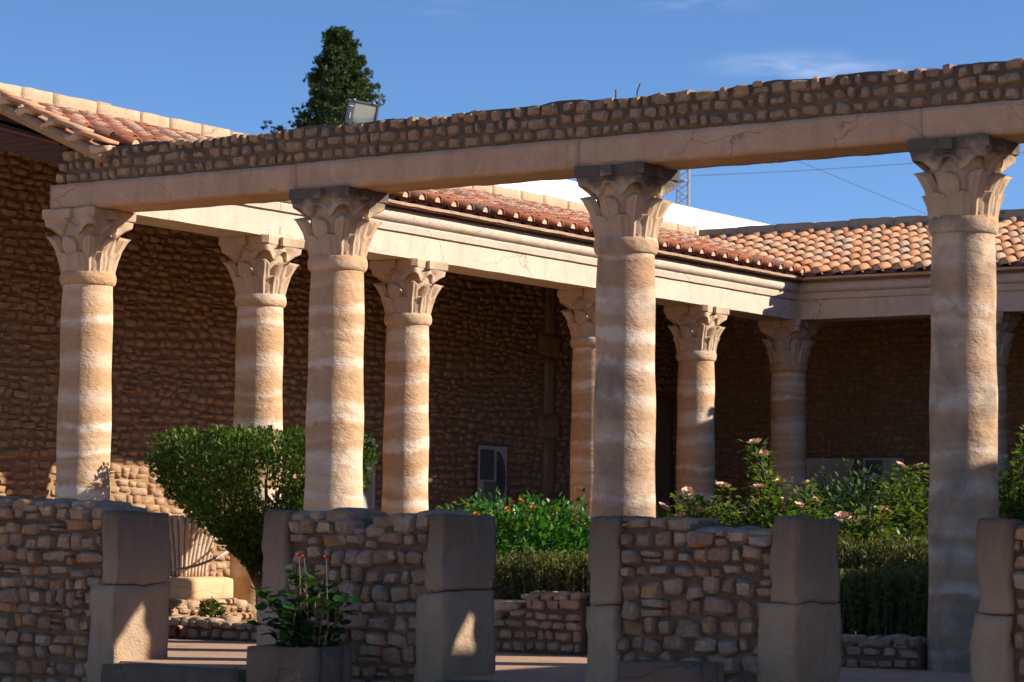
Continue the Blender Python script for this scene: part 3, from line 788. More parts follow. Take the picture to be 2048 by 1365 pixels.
def wall_core(parent, lo, hi, mat, name='mortar_core'):
    V, Fc = cuboid(lo, hi); b = at(parent) + (parent.parent.location if parent.parent is not None else Vector((0, 0, 0)))
    return link(name, new_mesh(name, shift(V, b), Fc, mat, False), parent)

# --- left wing (along Y at X = 0)
mapB = lambda u, v, z: (-v, u, z); baseB = Vector((-WV, 0, FL))
wb_ = empty('gallery_wing', baseB, 'left gallery with sunlit pale cornice, red tiled roof and rubble back wall', 'gallery')
en = link('entablature', None, wb_); wing_profiles(en, mapB, .285, LB, 0, 1, baseB)
rfB = link('roof', None, wb_)
V, Fc = prism(mapB, [(.29, EAVE_V + .02), (LB + EAVE_V + .02, EAVE_V + .02), (LB + WV + .1, WV + .1), (.29, WV + .1)], deck_z, .05, baseB); link('roof_deck', new_mesh('roof_deck', V, Fc, 'tile_pan', False), rfB)
rg = random.Random(21)
def tile_key_B(q): return (0 if q[0] < 13 and q[1] < 1.6 else 1, q[1])
wing_roof(rfB, mapB, (0, 1, 0), (-1, 0, 0), (.05, LB + WV), lambda u, v: (u - LB) < v - .12, baseB, 'tile_red', 300, rg, tile_key_B, upper_plugs=True)
# ceiling boards under the roof
for k in range(38):
    u = -.22 + k * .37
    V, Fc = prism(mapB, [(u, .2), (u + .36, .2), (u + .36, WV), (u, WV)], lambda v: deck_z(v) - .09, .025, baseB); link('ceiling_board', new_mesh('ceiling_board', V, Fc, 'board', False), rfB)
pb = link('parapet', None, wb_); parapet(pb, mapB, -.3, LB + WV - .1, 5.2, 5.635, baseB, 'parapet', rg)
bw = link('back_wall', None, wb_)
wall_core(bw, (-WV - .35, -1.0, -.4), (-WV - .03, LB + WV, 5.3), 'wall_mortar')
QB = [(3.9, .13), (9.98, .13), (13.15, .14)]
def in_pier(u, z):
    for c, hw in QB:
        if abs(u - c) < hw + .05: return True
        if abs(u - c) < hw + .19 and (z % 1.15) < .34: return True
    return (15.75 < u < 16.6 and z < 3.05)
it = [q for q in courses(-.6, LB + WV - .02, FL, 5.15, .092, .175, rg, .010, .03, split=.05) if not in_pier(q[0], q[1])]
def show_key(q):   # largest in view: nearest, unobstructed part of the wall first
    y, z = q[0], q[1]
    return (0 if (2.1 < y < 4.9 and 1.0 < z < 4.3) else 1 if (2.1 < y < 8.5 and z > .9) else 2, y)
lay(bw, it, (-WV - .03, 0, 0), (1, 0, 0), .14, 'wall_stone', rg, 'small', 300, .036, key=show_key)
for qi, (c, hw) in enumerate(QB):
    z = FL
    while z < 5.0:
        block('ashlar_block', (-WV - .2, c - hw - .15, z), (-WV - .008, c + hw + .15, z + .33), 'ashlar', bw, (2, 5, 4), .01, .02, qi + int(z * 9))
        block('ashlar_block', (-WV - .2, c - hw, z + .337), (-WV - .006, c + hw, z + 1.143), 'ashlar', bw, (2, 3, 7), .01, .02, qi + 7 + int(z * 9)); z += 1.15
block('door', (-WV - .1, 15.82, FL), (-WV + .0, 16.55, 3.0), 'shadowless', bw, (2, 5, 10), .004, .01, 2)
# open verge of the roof at the front corner: slab edge, stepped verge tiles on mortar, rafter
vg = link('verge', None, wb_)
def vz(x): return 4.315 + .43 * (.42 - x) if x > -1.35 else 4.315 + .43 * 1.77 + .13 * (-1.35 - x)
sl = MB(); xs = [.40 - .12 * i for i in range(34)]
for x in xs:
    j = .012 * noise.noise(Vector((x * 5, 1, 0)))
    sl.V += [(x, -.30 + j, vz(x) - .13), (x, -.30 - j, vz(x) - .02), (x, .31, vz(x) - .02), (x, .31, vz(x) - .15)]
for i in range(len(xs) - 1):
    for k in range(4): sl.F.append((i * 4 + k, i * 4 + (k + 1) % 4, i * 4 + 4 + (k + 1) % 4, i * 4 + 4 + k))
sl.F += [(0, 1, 2, 3), tuple(reversed(range(len(xs) * 4 - 4, len(xs) * 4)))]
sl.obj('verge_slab', 'ashlar', vg, True, baseB).location = (0, 0, 0)
for i in range(9):
    x1 = .47 - i * .31; x0 = x1 - .40; d = .012
    cx = (x0 + x1) / 2; zc = vz(cx) + .055; a = math.atan2(-.43 if cx > -1.3 else -.13, 1) * .80
    V, Fc = rough_box((-.2, -.11, -.016), (.2, .11, .016), (4, 2, 1), .003, .006, i)
    mt = Matrix.Translation(Vector((cx, -.23, zc + .012)) - baseB) @ Matrix.Rotation(-a, 4, 'Y')
    link('verge_tile', new_mesh('verge_tile', V, Fc, 'tile_sand' if i != 2 else 'tile_sand'), vg, mtx=mt)
    V, Fc = rough_box((cx - .02, -.325, vz(cx) - .085), (cx + .2, -.12, vz(cx + .1) + .02), (5, 3, 4), .03, .05, i + 40, 9); link('mortar_lump', new_mesh('mortar_lump', shift(V, baseB), Fc, 'tile_mortar'), vg)
for yy, dz in ((-.12, -.02), (1.3, -.1), (2.7, -.1), (4.1, -.1), (5.5, -.1), (6.9, -.1), (8.3, -.1), (9.7, -.1), (11.1, -.1), (12.5, -.1)):
    V = []
    for x in (-.12, -WV):
        zz = (4.44 if x > -1 else 4.44 + .29 * (WV - .12)) + dz
        for y in (yy - .055, yy + .055):
            V += [(x, y, zz - .24), (x, y, zz)]
    link('rafter', new_mesh('rafter', shift(V, baseB), [(0, 1, 3, 2), (4, 6, 7, 5), (0, 4, 5, 1), (2, 3, 7, 6), (0, 2, 6, 4), (1, 5, 7, 3)], 'wood', False), vg if yy < 0 else rfB)

# --- rear wing (along X at Y = LB)
mapC = lambda u, v, z: (u, LB + v, z); baseC = Vector((0, LB + WV, FL))
wc = empty('gallery_wing', baseC, 'shaded rear gallery with sandy orange tiled roof and dark interior', 'gallery')
en = link('entablature', None, wc); wing_profiles(en, mapC, 0, XD, -1, 1, baseC)
rfC = link('roof', None, wc)
V, Fc = prism(mapC, [(-EAVE_V - .02, EAVE_V + .02), (XD + EAVE_V, EAVE_V + .02), (XD + WV, WV + .1), (-WV - .1, WV + .1)], deck_z, .05, baseC); link('roof_deck', new_mesh('roof_deck', V, Fc, 'tile_pan', False), rfC)
rg = random.Random(33)
wing_roof(rfC, mapC, (1, 0, 0), (0, 1, 0), (-WV + .05, XD + WV), lambda u, v: -u < v + .02 and u < XD + v, baseC, 'tile_sand', 300, rg, lambda q: (0 if q[0] < 5.2 else 1, q[1] - .35 * q[0]))
pc = link('parapet', None, wc); parapet(pc, mapC, -WV + .12, XD + WV, 5.2, 5.60, baseC, 'parapet', rg)
cw = link('back_wall', None, wc)
wall_core(cw, (-WV - .35, LB + WV + .03, -.4), (XD + WV, LB + WV + .35, 5.3), 'wall_mortar')
it = courses(-WV, 9.0, FL, 4.9, .095, .15, rg, .012, .025, split=.06)
lay(cw, it, (0, LB + WV + .03, 0), (0, -1, 0), .14, 'wall_stone', rg, 'small', 300, .034, key=lambda q: (0 if -3 < q[0] < 4.5 and 1.3 < q[1] < 4 else 1, q[0]))
V, Fc = prism(mapC, [(-.2, .2), (XD, .2), (XD + WV, WV), (-WV, WV)], lambda v: deck_z(v) - .09, .025, baseC); link('ceiling', new_mesh('ceiling', V, Fc, 'board', False), rfC)

# --- right wing (outside the frame, throws the shadow over the right of the garden)
mapD = lambda u, v, z: (XD + v, u, z); baseD = Vector((XD + WV, 0, FL))
wd = empty('gallery_wing', baseD, 'right gallery beyond the frame that shades the right of the garden', 'gallery')
en = link('entablature', None, wd); wing_profiles(en, mapD, .285, LB, 0, 1, baseD, .5)
rfD = link('roof', None, wd)
V, Fc = prism(mapD, [(-.3, EAVE_V), (LB + EAVE_V, EAVE_V), (LB + WV + .1, WV + .1), (-.3, WV + .1)], lambda v: deck_z(v) + .06, .12, baseD); link('roof_deck', new_mesh('roof_deck', V, Fc, 'tile_sand', False), rfD)
dw = link('back_wall', None, wd); wall_core(dw, (XD + WV + .03, -.6, -.4), (XD + WV + .35, LB + WV, 5.46), 'wall_mortar', 'rubble_face')

# ------------------------------------------------------------------ low walls in front (parapet walls with cut end blocks)
YF, TW = -3.55, .56
def front_wall(x0, x1, label, left=True, right=True, topf=None, seed=1, sub=2, lw=.20, rw=.16, top=1.02):
    rg = random.Random(seed)
    w = empty('rubble_wall', ((x0 + x1) / 2, YF + TW / 2, -.4), label, 'wall', 'low rubble walls in front of the colonnade')
    topf = topf or (lambda u: top)
    a = x0 + (lw if left else 0); b = x1 - (rw if right else 0)
    cv = MB(); n = 40
    for i in range(n + 1):
        x = a - .03 + (b - a + .06) * i / n; z = topf(x) - .06 + .015 * noise.noise(Vector((x * 7, seed, 0)))
        cv.V += [(x, YF + .045, -.45), (x, YF + .045, z), (x, YF + TW / 2, z + .03), (x, YF + TW - .045, z), (x, YF + TW - .045, -.45)]
    for i in range(n):
        for k in range(4): cv.F.append((i * 5 + k, i * 5 + k + 1, i * 5 + k + 6, i * 5 + k + 5))
    cv.F += [(0, 1, 2, 3, 4), tuple(reversed(range(n * 5, n * 5 + 5)))]
    cv.obj('mortar_core', 'mortar', w)
    it = courses(a + .01, b - .01, -.42, 1.2, .104, .148, rg, .012, .016, topf, split=.06)
    lay(w, it, (0, YF + .05, 0), (0, -1, 0), .15, 'front_stone', rg, 'big', 300, .056, key=lambda q: -q[1], hs=1.2, ws=1.09)
    # cap stones along the top
    x = a
    while x < b - .06:
        ww = rg.uniform(.12, .26); ww = min(ww, b - x); zt = topf(x + ww / 2)
        V, Fc = rough_box((x + .008, YF + .02 + rg.uniform(-.02, .03), zt - .10), (x + ww - .008, YF + TW - .05, zt + rg.uniform(-.025, .02)), (4, 5, 3), .02, .045, seed * 50 + int(x * 31), 7)
        link('cap_stone', new_mesh('cap_stone', shift(V, w.location), Fc, 'front_stone'), w); x += ww
    def ends(xa, xb, sgn, wide):
        z = -.42; hs = [.90, .565, .40]
        zz = [-.42, .46 + .03 * sgn + .012 * (seed % 3), top + .0]
        for k in range(2):
            dx = (.0 if k else .085) * wide
            lo = (xa - dx, YF - .012 - .014 * (1 - k), zz[k] + (.004 if k else 0)); hi = (xb, YF + TW + .012 - .01 * k, zz[k + 1])
            V, Fc = rough_box(lo, hi, (6, 14, 16), .03, .012, seed * 9 + int(sgn), 2.8)
            link('end_block', new_mesh('end_block', shift(V, w.location), Fc, 'pier'), w)
    if left: ends(x0, x0 + lw + .012, -1, .3)
    if right: ends(x1 - rw - .012, x1, 1, 1.0)
    return w
front_wall(-.6, 3.71, 'low rubble wall at the left edge ending in a grey pier', False, True, lambda u: 1.05 + .04 * (u < 3.3) + .06 * max(0, (3.0 - u)) * .6, 3, rw=.15, top=1.02)
front_wall(5.05, 6.62, 'low rubble wall behind the geranium trough, with a notch in its top', True, True, lambda u: 1.03 - (.085 if 5.78 < u < 6.05 else 0), 4, rw=.14)
front_wall(7.745, 9.22, 'low rubble wall below the rose bushes, between two grey piers', True, True, lambda u: 1.015 - (.055 if u > 8.45 else 0), 6, rw=.16, top=1.0)
front_wall(10.39, 12.0, 'low rubble wall at the right edge of the picture', True, True, lambda u: .99, 8, top=1.0)

# ------------------------------------------------------------------ garden kerb walls between the columns
def low_wall(x0, x1, label, topf, seed, y0=-.2, y1=.22, along='x', mat='garden_stone'):
    rg = random.Random(seed)
    if along == 'x':
        w = empty('garden_wall', ((x0 + x1) / 2, (y0 + y1) / 2, FL), label, 'wall', 'low garden walls between the columns')
    else:
        w = empty('garden_wall', ((y0 + y1) / 2, (x0 + x1) / 2, FL), label, 'wall', 'low garden walls between the columns')
    mz = max(topf(x0 + (x1 - x0) * i / 20) for i in range(21)); cv = MB(); n = 26
    for i in range(n + 1):
        x = x0 + (x1 - x0) * i / n; z = topf(x) - .035
        for (yy, zz) in ((y0 + .03, FL - .05), (y0 + .03, z), (y1 - .03, z), (y1 - .03, FL - .05)):
            cv.V.append((x, yy, zz) if along == 'x' else (yy, x, zz))
    for i in range(n):
        for k in range(3): cv.F.append((i * 4 + k, i * 4 + k + 1, i * 4 + k + 5, i * 4 + k + 4))
    cv.F += [(0, 1, 2, 3), tuple(reversed(range(n * 4, n * 4 + 4)))]
    cv.obj('mortar_core', 'mortar' if along == 'x' else 'wall_mortar', w)
    it = courses(x0, x1, FL, mz + .03, .082, .125, rg, .014, .008, lambda u: topf(u) + .03)
    if along == 'x': lay(w, it, (0, y0 + .03, 0), (0, -1, 0), .1, mat, rg, 'big', 300, .038)
    else: lay(w, it, (y1 - .03, 0, 0), (1, 0, 0), .1, mat, rg, 'big', 300, .038)
    x = x0
    while x < x1 - .04:          # uneven top stones in two ranks
        ww = min(rg.uniform(.10, .2), x1 - x); zt = topf(x + ww / 2)
        for (ya, yb) in ((y0 + .0, (y0 + y1) / 2), ((y0 + y1) / 2, y1)):
            if rg.random() < .12: continue
            lo = (x + .006, ya + .006, zt - .06); hi = (x + ww - .006, yb - .006, zt + rg.uniform(-.015, .035))
            if along == 'y': lo, hi = (lo[1], lo[0], lo[2]), (hi[1], hi[0], hi[2])
            V, Fc = rough_box(lo, hi, (3, 3, 2), .018, .03, int(x * 57 + ya * 31) + seed, 9)
            link('cap_stone', new_mesh('cap_stone', shift(V, w.location), Fc, mat), w)
        x += ww
    return w
low_wall(.27, SA - .27, 'low rubble garden wall in front of the juniper trunk', lambda u: .105 + .01 * math.sin(u * 9), 2)
low_wall(SA + .27, 2 * SA - .27, 'stepped rubble garden wall rising towards the third front column', lambda u: .16 if u < 4.62 else .24 if u < 4.84 else .33 if u < 5.0 else .42, 5)
low_wall(2 * SA + .27, 3 * SA - .27, 'low rubble garden wall in shade under the clipped hedge', lambda u: .145, 7)
low_wall(.3, SB - .27, 'sunlit low rubble wall below the smooth stone block', lambda u: .2 + .012 * math.sin(u * 8), 9, -.24, .22, 'y', 'garden_stone')
low_wall(SB + .27, 2 * SB - .27, 'sunlit low rubble wall right of the juniper trunk', lambda u: .2, 10, -.24, .22, 'y', 'garden_stone')
pw_ = MB(); V, Fc = lathe([(.055, 0), (.055, .14), (.042, .14), (.042, 0)], 16); pw_.add([(x + 1.43, -.30 + z, .005 + y) for x, y, z in V], Fc + [tuple()] if False else Fc)
tag(pw_.obj('drain_pipe', 'clay', None, True, Vector((1.43, -.3, .0))), 'small round clay drain pipe opening in the low garden wall', 'pipe')
# ------------------------------------------------------------------ stone block, ribbed stand, rope, bench
bl = block('plinth_block', (-.62, 1.44, .2), (.1, 2.06, .44), 'block', None, (8, 8, 5), .006, .045, 5); tag(bl, 'smooth pale block on the sunlit low wall beside the juniper', 'block')
rb = empty('ribbed_stand', (-.36, 1.80, .44), 'flared stand of upright pale ribs on the smooth block behind the juniper', 'stand')
V, Fc = [], []
rg = random.Random(4)
for s_ in range(4):
    c, s = math.cos(s_ * PI / 2), math.sin(s_ * PI / 2)
    for k in range(7):
        t = -1 + 2 * (k + .5) / 7; q = MB(); pts = []; rd = []
        for i in range(9):
            h = i / 8; half = .17 + .13 * h ** 1.7; x, y = t * half, -half
            pts.append((-.36 + x * c - y * s, 1.80 + x * s + y * c,   .44 + .58 * h)); rd.append((.017 + .014 * h) * rg.uniform(.85, 1.15))
        q.tube(pts, rd, 6); q.obj('rib', 'arch', rb)
q = MB()
for i in range(8):
    h = i / 7; half = .15 + .115 * h ** 1.7; q.V += [(-.36 + a * half, 1.80 + b * half,   .44 + .58 * h) for a, b in ((-1, -1), (1, -1), (1, 1), (-1, 1))]
for i in range(7):
    for k in range(4): q.F.append((i * 4 + k, i * 4 + (k + 1) % 4, i * 4 + 4 + (k + 1) % 4, i * 4 + 4 + k))
q.F += [(0, 1, 2, 3), (31, 30, 29, 28)]
q.obj('core', 'ashlar', rb, False)
rp = MB(); pts = []
A_, B_ = Vector((.05, .24, .62)), Vector((.12, SB - .2, .98))
for i in range(25):
    t = i / 24; p = A_.lerp(B_, t); p.x += .16; p.z -= .34 * 4 * t * (1 - t) * (.75 + .0 * t); pts.append(p)
rp.tube(pts, .014, 7); ro = tag(rp.obj('barrier_rope', 'rope', None, True, A_.copy()), 'pale rope slung across the left bay in front of the ribbed stand', 'rope')
bn = block('stone_bench', (4.05, .35, .17), (4.62, .75, .335), 'parapet', None, (7, 5, 3), .012, .03, 8); tag(bn, 'short grey stone bench slab at the left end of the rosemary', 'bench')
block('bench_foot', (4.1, .42, FL), (4.3, .7, .18), 'parapet', None, (3, 3, 3), .01, .02, 9)
bf = bpy.data.objects['bench_foot']; bf.parent = bn; bf.location = bf.location - bn.location
# ------------------------------------------------------------------ troughs
def trough(x0, x1, y0, y1, z1, label, seed):
    t = empty('stone_trough', ((x0 + x1) / 2, (y0 + y1) / 2, -.46), label, 'trough', 'stone troughs')
    q = MB(); w = .09
    for lo, hi in (((x0, y0, -.47), (x1, y0 + w, z1)), ((x0, y1 - w, -.47), (x1, y1, z1)), ((x0, y0 + w, -.47), (x0 + w, y1 - w, z1)), ((x1 - w, y0 + w, -.47), (x1, y1 - w, z1))):
        V, Fc = rough_box(lo, hi, (8, 3, 6), .014, .03, seed, 4); q.add(V, Fc)
    q.obj('trough_body', 'grey_stone', t)
    V, Fc = rough_box((x0 + w, y0 + w, z1 - .25), (x1 - w, y1 - w, z1 - .05), (8, 4, 2), .02, .01, seed, 6); link('earth', new_mesh('earth', shift(V, t.location), Fc, 'soil'), t)
    return t
trough(5.62, 6.20, -4.40, -4.0, .15, 'stone trough holding the red geranium in front of the notched wall', 4)
trough(8.47, 9.02, -4.42, -4.05, .15, 'dark stone trough in front of the wall below the roses', 6)

# ------------------------------------------------------------------ info panels
def panel(name, fr, label):
    """fr: origin corner, width axis, normal, w, h"""
    o, ua, n, w, h = fr; o = Vector(o); ua = Vector(ua); n = Vector(n); zz = Vector((0, 0, 1))
    t = empty(name, o, label, 'information panel', 'information panels on the gallery walls')
    def pl(nm, a, b, c, d, mat, k):
        q = MB(); P = [ua * a + zz * c, ua * b + zz * c, ua * b + zz * d, ua * a + zz * d]
        V = [p + n * (k - .002) for p in P] + [p + n * (k + .004) for p in P]
        q.add(V, [(0, 1, 2, 3), (7, 6, 5, 4), (0, 4, 5, 1), (1, 5, 6, 2), (2, 6, 7, 3), (3, 7, 4, 0)]); me = new_mesh(nm, q.V, q.F, mat, False); fix_normals(me); link(nm, me, t)
    pl('frame', -.03, w + .03, -.03, h + .03, 'panel_frame', .01); pl('sheet', 0, w, 0, h, 'panel', .018)
    return t, pl, w, h
t, pl, w, h = panel('info_panel', ((-WV + .03, 11.30, 1.10), (0, 1, 0), (1, 0, 0), .68, .98), 'panel with a dark round plan print on the left gallery wall, above the lantana')
pl('picture', .03, .36, .52, .93, 'ink_blue', .026); pl('picture', .12, .46, .22, .5, 'ink_green', .026)
q = MB(); cx, cz, R = .42, .56, .36
V = [(0, cx, cz)] + [(0, cx + R * .62 * math.cos(a), cz + R * math.sin(a)) for a in [-PI / 2 + PI * k / 14 for k in range(15)]]
V = [Vector((v[0] + .031, v[1], v[2])) for v in V]; link('round_plan', new_mesh('round_plan', V, [tuple(range(len(V)))], 'ink_dark', False), t)
for k in range(12):
    a = -PI / 2 + PI * (k + .5) / 12; q = MB(); d = Vector((0, math.cos(a) * .62, math.sin(a))); s = Vector((0, -math.sin(a), math.cos(a) * .62)).normalized() * .004
    P = [Vector((.034, cx, cz)) + d * R * .62 + s, Vector((.034, cx, cz)) + d * R * .62 - s, Vector((.034, cx, cz)) + d * R * .97 - s, Vector((.034, cx, cz)) + d * R * .97 + s]
    link('plan_line', new_mesh('plan_line', P, [(0, 1, 2, 3)], 'ink_text', False), t)
for k in range(7): pl('text_line', .05, .63 - .03 * (k % 3), .05 + .022 * k, .058 + .022 * k, 'ink_text', .026)
t, pl, w, h = panel('info_panel', ((-WV + .03, 8.60, 1.12), (0, 1, 0), (1, 0, 0), .40, .96), 'narrow text panel on the left gallery wall, between juniper and column')
pl('picture', .08, .34, .74, .92, 'ink_dark', .026)
for k in range(20): pl('text_line', .05, .36 - .02 * (k % 3), .06 + .021 * k, .067 + .021 * k, 'ink_text', .026)
t, pl, w, h = panel('info_panel', ((-.60, LB + WV - .03, 1.35), (1, 0, 0), (0, -1, 0), .66, .72), 'panel with blue landscape prints on the rear gallery wall')
pl('picture', .04, .32, .47, .69, 'ink_blue', .026); pl('picture', .04, .32, .18, .40, 'ink_dark', .026)
for k in range(18): pl('text_line', .37, .62 - .02 * (k % 3), .10 + .03 * k, .112 + .03 * k, 'ink_text', .026)
t, pl, w, h = panel('info_panel', ((-1.52, LB + WV - .03, 1.35), (1, 0, 0), (0, -1, 0), .74, .72), 'plain text panel on the rear gallery wall beside the corner column')
for c_ in (.04, .40):
    for k in range(18): pl('text_line', c_, c_ + .30 - .02 * (k % 3), .10 + .03 * k, .112 + .03 * k, 'ink_text', .026)

# ------------------------------------------------------------------ foliage
def scatter(name, P, D, size, tmpl, faces, mat, parent, rng, roll=True, upbias=None):
    """copies of a small leaf template at points P pointing along D (numpy)"""
    N = len(P); D = D / np.linalg.norm(D, axis=1, keepdims=True)
    ref = rng.normal(size=(N, 3)) if roll else np.tile(np.array([0, 0, 1.0]), (N, 1)) + rng.normal(size=(N, 3)) * .25
    X = np.cross(D, ref); X /= np.linalg.norm(X, axis=1, keepdims=True) + 1e-9; Z = np.cross(X, D)
    T = np.array(tmpl); k = len(T)
    W = P[:, None, :] + size[:, None, None] * (T[None, :, 0:1] * X[:, None, :] + T[None, :, 1:2] * D[:, None, :] + T[None, :, 2:3] * Z[:, None, :])
    W = W.reshape(-1, 3) - np.array(parent.location)
    fn = len(faces[0]); Fa = (np.array(faces)[None] + (np.arange(N) * k)[:, None, None]).reshape(-1, fn)
    me = bpy.data.meshes.new(name); me.vertices.add(len(W)); me.vertices.foreach_set('co', W.astype(np.float32).ravel())
    me.loops.add(Fa.size); me.loops.foreach_set('vertex_index', Fa.astype(np.int32).ravel()); me.polygons.add(len(Fa))
    me.polygons.foreach_set('loop_start', np.arange(0, Fa.size, fn, dtype=np.int32)); me.polygons.foreach_set('loop_total', np.full(len(Fa), fn, dtype=np.int32))
    me.update(); me.validate(); me.materials.append(M[mat])
    return stuff(link(name, me, parent))
# feathery spray of narrow blades
SPRAY = []; SPRAY_F = []
for a, L, o in ((0, 1, 0), (.6, .7, .2), (-.6, .7, .2), (.75, .5, .5), (-.75, .5, .5)):
    i = len(SPRAY); dx, dy = math.sin(a), math.cos(a); wx, wy = dy * .085, -dx * .085
    SPRAY += [(0, o, 0), (dx * L * .5 + wx, o + dy * L * .5 + wy, .05), (dx * L, o + dy * L, 0), (dx * L * .5 - wx, o + dy * L * .5 - wy, -.05)]; SPRAY_F.append((i, i + 1, i + 2, i + 3))
LEAF = [(0, 0, 0), (.30, .35, .07), (.24, .72, .05), (0, 1.05, -.06), (-.24, .72, .05), (-.30, .35, .07), (0, .5, -.02)]
LEAF_F = [(0, 1, 6), (1, 2, 6), (2, 3, 6), (3, 4, 6), (4, 5, 6), (5, 0, 6)]
NEEDLE = [(-.035, 0, 0), (.035, 0, 0), (.02, 1, 0), (-.02, 1, 0)]; NEEDLE_F = [(0, 1, 2, 3)]
def interp(z, tab):
    zs = [a for a, b in tab]; rs = [b for a, b in tab]; return np.interp(z, zs, rs)

# clipped juniper
rng = np.random.default_rng(3); rg = random.Random(8)
JX, JY = 1.05, 1.3
jt = empty('juniper_tree', (JX, JY, .03), 'clipped flat-topped green juniper in the left bay of the garden', 'tree')
tab = [(.50, .05), (.64, .17), (.83, .43), (1.10, .72), (1.35, .94), (1.58, 1.01), (1.72, 1.0), (1.79, .92), (1.80, .6)]
q = MB(); q.tube([(JX + .02, JY, .0), (JX + .035, JY, .2), (JX + .0, JY + .01, .42), (JX - .03, JY, .58)], [.085, .07, .062, .055], 10); q.obj('trunk', 'bark', jt)
for k in range(15):
    a = k * 2.4; R = rg.uniform(.35, .85); zt = rg.uniform(1.2, 1.7); q = MB(); st = rg.uniform(.3, .55)
    pts = [Vector((JX - .0, JY, st)).lerp(Vector((JX + R * math.cos(a), JY + R * math.sin(a), zt)), t) + Vector((0, 0, .08 * math.sin(t * PI))) + Vector((rg.uniform(-.02, .02), rg.uniform(-.02, .02), 0)) for t in (0, .25, .5, .75, 1)]
    q.tube(pts, [.036, .028, .021, .014, .006], 7); q.obj('limb', 'bark', jt)
clumps = []
while len(clumps) < 620:
    z = rng.uniform(.55, 1.80); R = interp(z, tab); f = 1 - .45 * rng.random() ** 2.2; a = rng.uniform(0, 2 * PI)
    R2 = R * (f if z < 1.6 else math.sqrt(rng.random())); clumps.append((JX + R2 * math.cos(a), JY + R2 * math.sin(a), z, a))
C = np.array(clumps); P = []; D = []
for (x, y, z, a) in C:
    n = 44; o = rng.normal(size=(n, 3)) * .058; P.append(np.array([x, y, z]) + o); out = np.array([math.cos(a), math.sin(a), 1.0 + .9 * (z - 1.2)]); D.append(out * .8 + rng.normal(size=(n, 3)) * .5)
P = np.concatenate(P); D = np.concatenate(D)
R = interp(P[:, 2], tab + [(1.86, .1)]); ok = (np.hypot(P[:, 0] - JX, P[:, 1] - JY) < R * 1.05 + .03); P, D = P[ok], D[ok]
scatter('crown', P, D, rng.uniform(.032, .072, len(P)), SPRAY, SPRAY_F, 'juniper', jt, rng)

# conifer beyond the roofs
CX, CY, CT = -18.97, 28.0, 12.02
ct = empty('conifer_tree', (CX, CY, -.46), 'tall dark conifer rising behind the beam against the sky', 'tree')
q = MB(); q.tube([(CX, CY, -.5), (CX + .05, CY, 5), (CX, CY, 11.3)], [.28, .2, .03], 10); q.obj('trunk', 'bark', ct)
P = []; D = []; S = []
for k in range(620):
    h = rng.random() ** 1.15 * 6.0; z = CT - .05 - h; R = .02 + .34 * h ** 1.0; R = min(R, 2.0); a = rng.uniform(0, 2 * PI); lump = 1 + .24 * math.sin(a * 3 + z * 2.3) + .18 * math.sin(a * 5 - z * 5.1)
    R2 = R * lump * (1.06 - .66 * rng.random() ** 1.7); c = np.array([CX + R2 * math.cos(a), CY + R2 * math.sin(a), z]); n = 60 if h < 3.0 else 18
    ax = np.array([math.cos(a) * .8, math.sin(a) * .8, .9]) + rng.normal(size=3) * .22; ax /= np.linalg.norm(ax); t = rng.uniform(-.4, 1, (n, 1)) ; L = (.20 + .10 * min(h, 2) * rng.uniform(.5, 1.3)) * (1.55 if k % 5 == 0 else 1.0)
    P.append(c + ax * t * L + np.array([0, 0, -.10]) * t ** 2 * L / .3 + rng.normal(size=(n, 3)) * (.056 * (1.22 - t.clip(0, 1)))); D.append(ax * .7 + rng.normal(size=(n, 3)) * .5 + np.array([0, 0, -.25])); S.append(rng.uniform(.07, .15, n))
scatter('crown', np.concatenate(P), np.concatenate(D), np.concatenate(S), SPRAY, SPRAY_F, 'cypress', ct, rng)
for k in range(24):
    z = rg.uniform(8.2, 11.2); a = rg.uniform(0, 6.28); R = .36 * (CT - z); q = MB(); q.tube([(CX, CY, z - .2), (CX + R * .6 * math.cos(a), CY + R * .6 * math.sin(a), z), (CX + R * math.cos(a), CY + R * math.sin(a), z + .25)], [.04, .025, .008], 6); q.obj('limb', 'bark', ct)

# lantana
def flower_mesh(name, mat, petals, r, cup, layers=1, seed=0):
    rg = random.Random(seed); V = []; Fc = []
    for l in range(layers):
        rl = r * (1 - l * .26); tilt = cup + l * .38
        for k in range(petals):
            a = 2 * PI * k / petals + l * .5 + rg.uniform(-.12, .12); ca, sa = math.cos(a), math.sin(a); w = rl * 2.6 / petals * 1.35; i = len(V)
            def P_(d, s, z): return (ca * d - sa * s, sa * d + ca * s, z)
            ct_, st_ = math.cos(tilt), math.sin(tilt)
            V += [P_(0, 0, 0), P_(rl * .55 * ct_, w * .8, rl * .5 * st_), P_(rl * ct_, w * .45, rl * 1.0 * st_ + .08 * r), P_(rl * ct_, -w * .45, rl * 1.0 * st_ + .08 * r), P_(rl * .55 * ct_, -w * .8, rl * .5 * st_)]; Fc.append((i, i + 1, i + 2, i + 3, i + 4))
    me = new_mesh(name, V, Fc, mat, False); return me
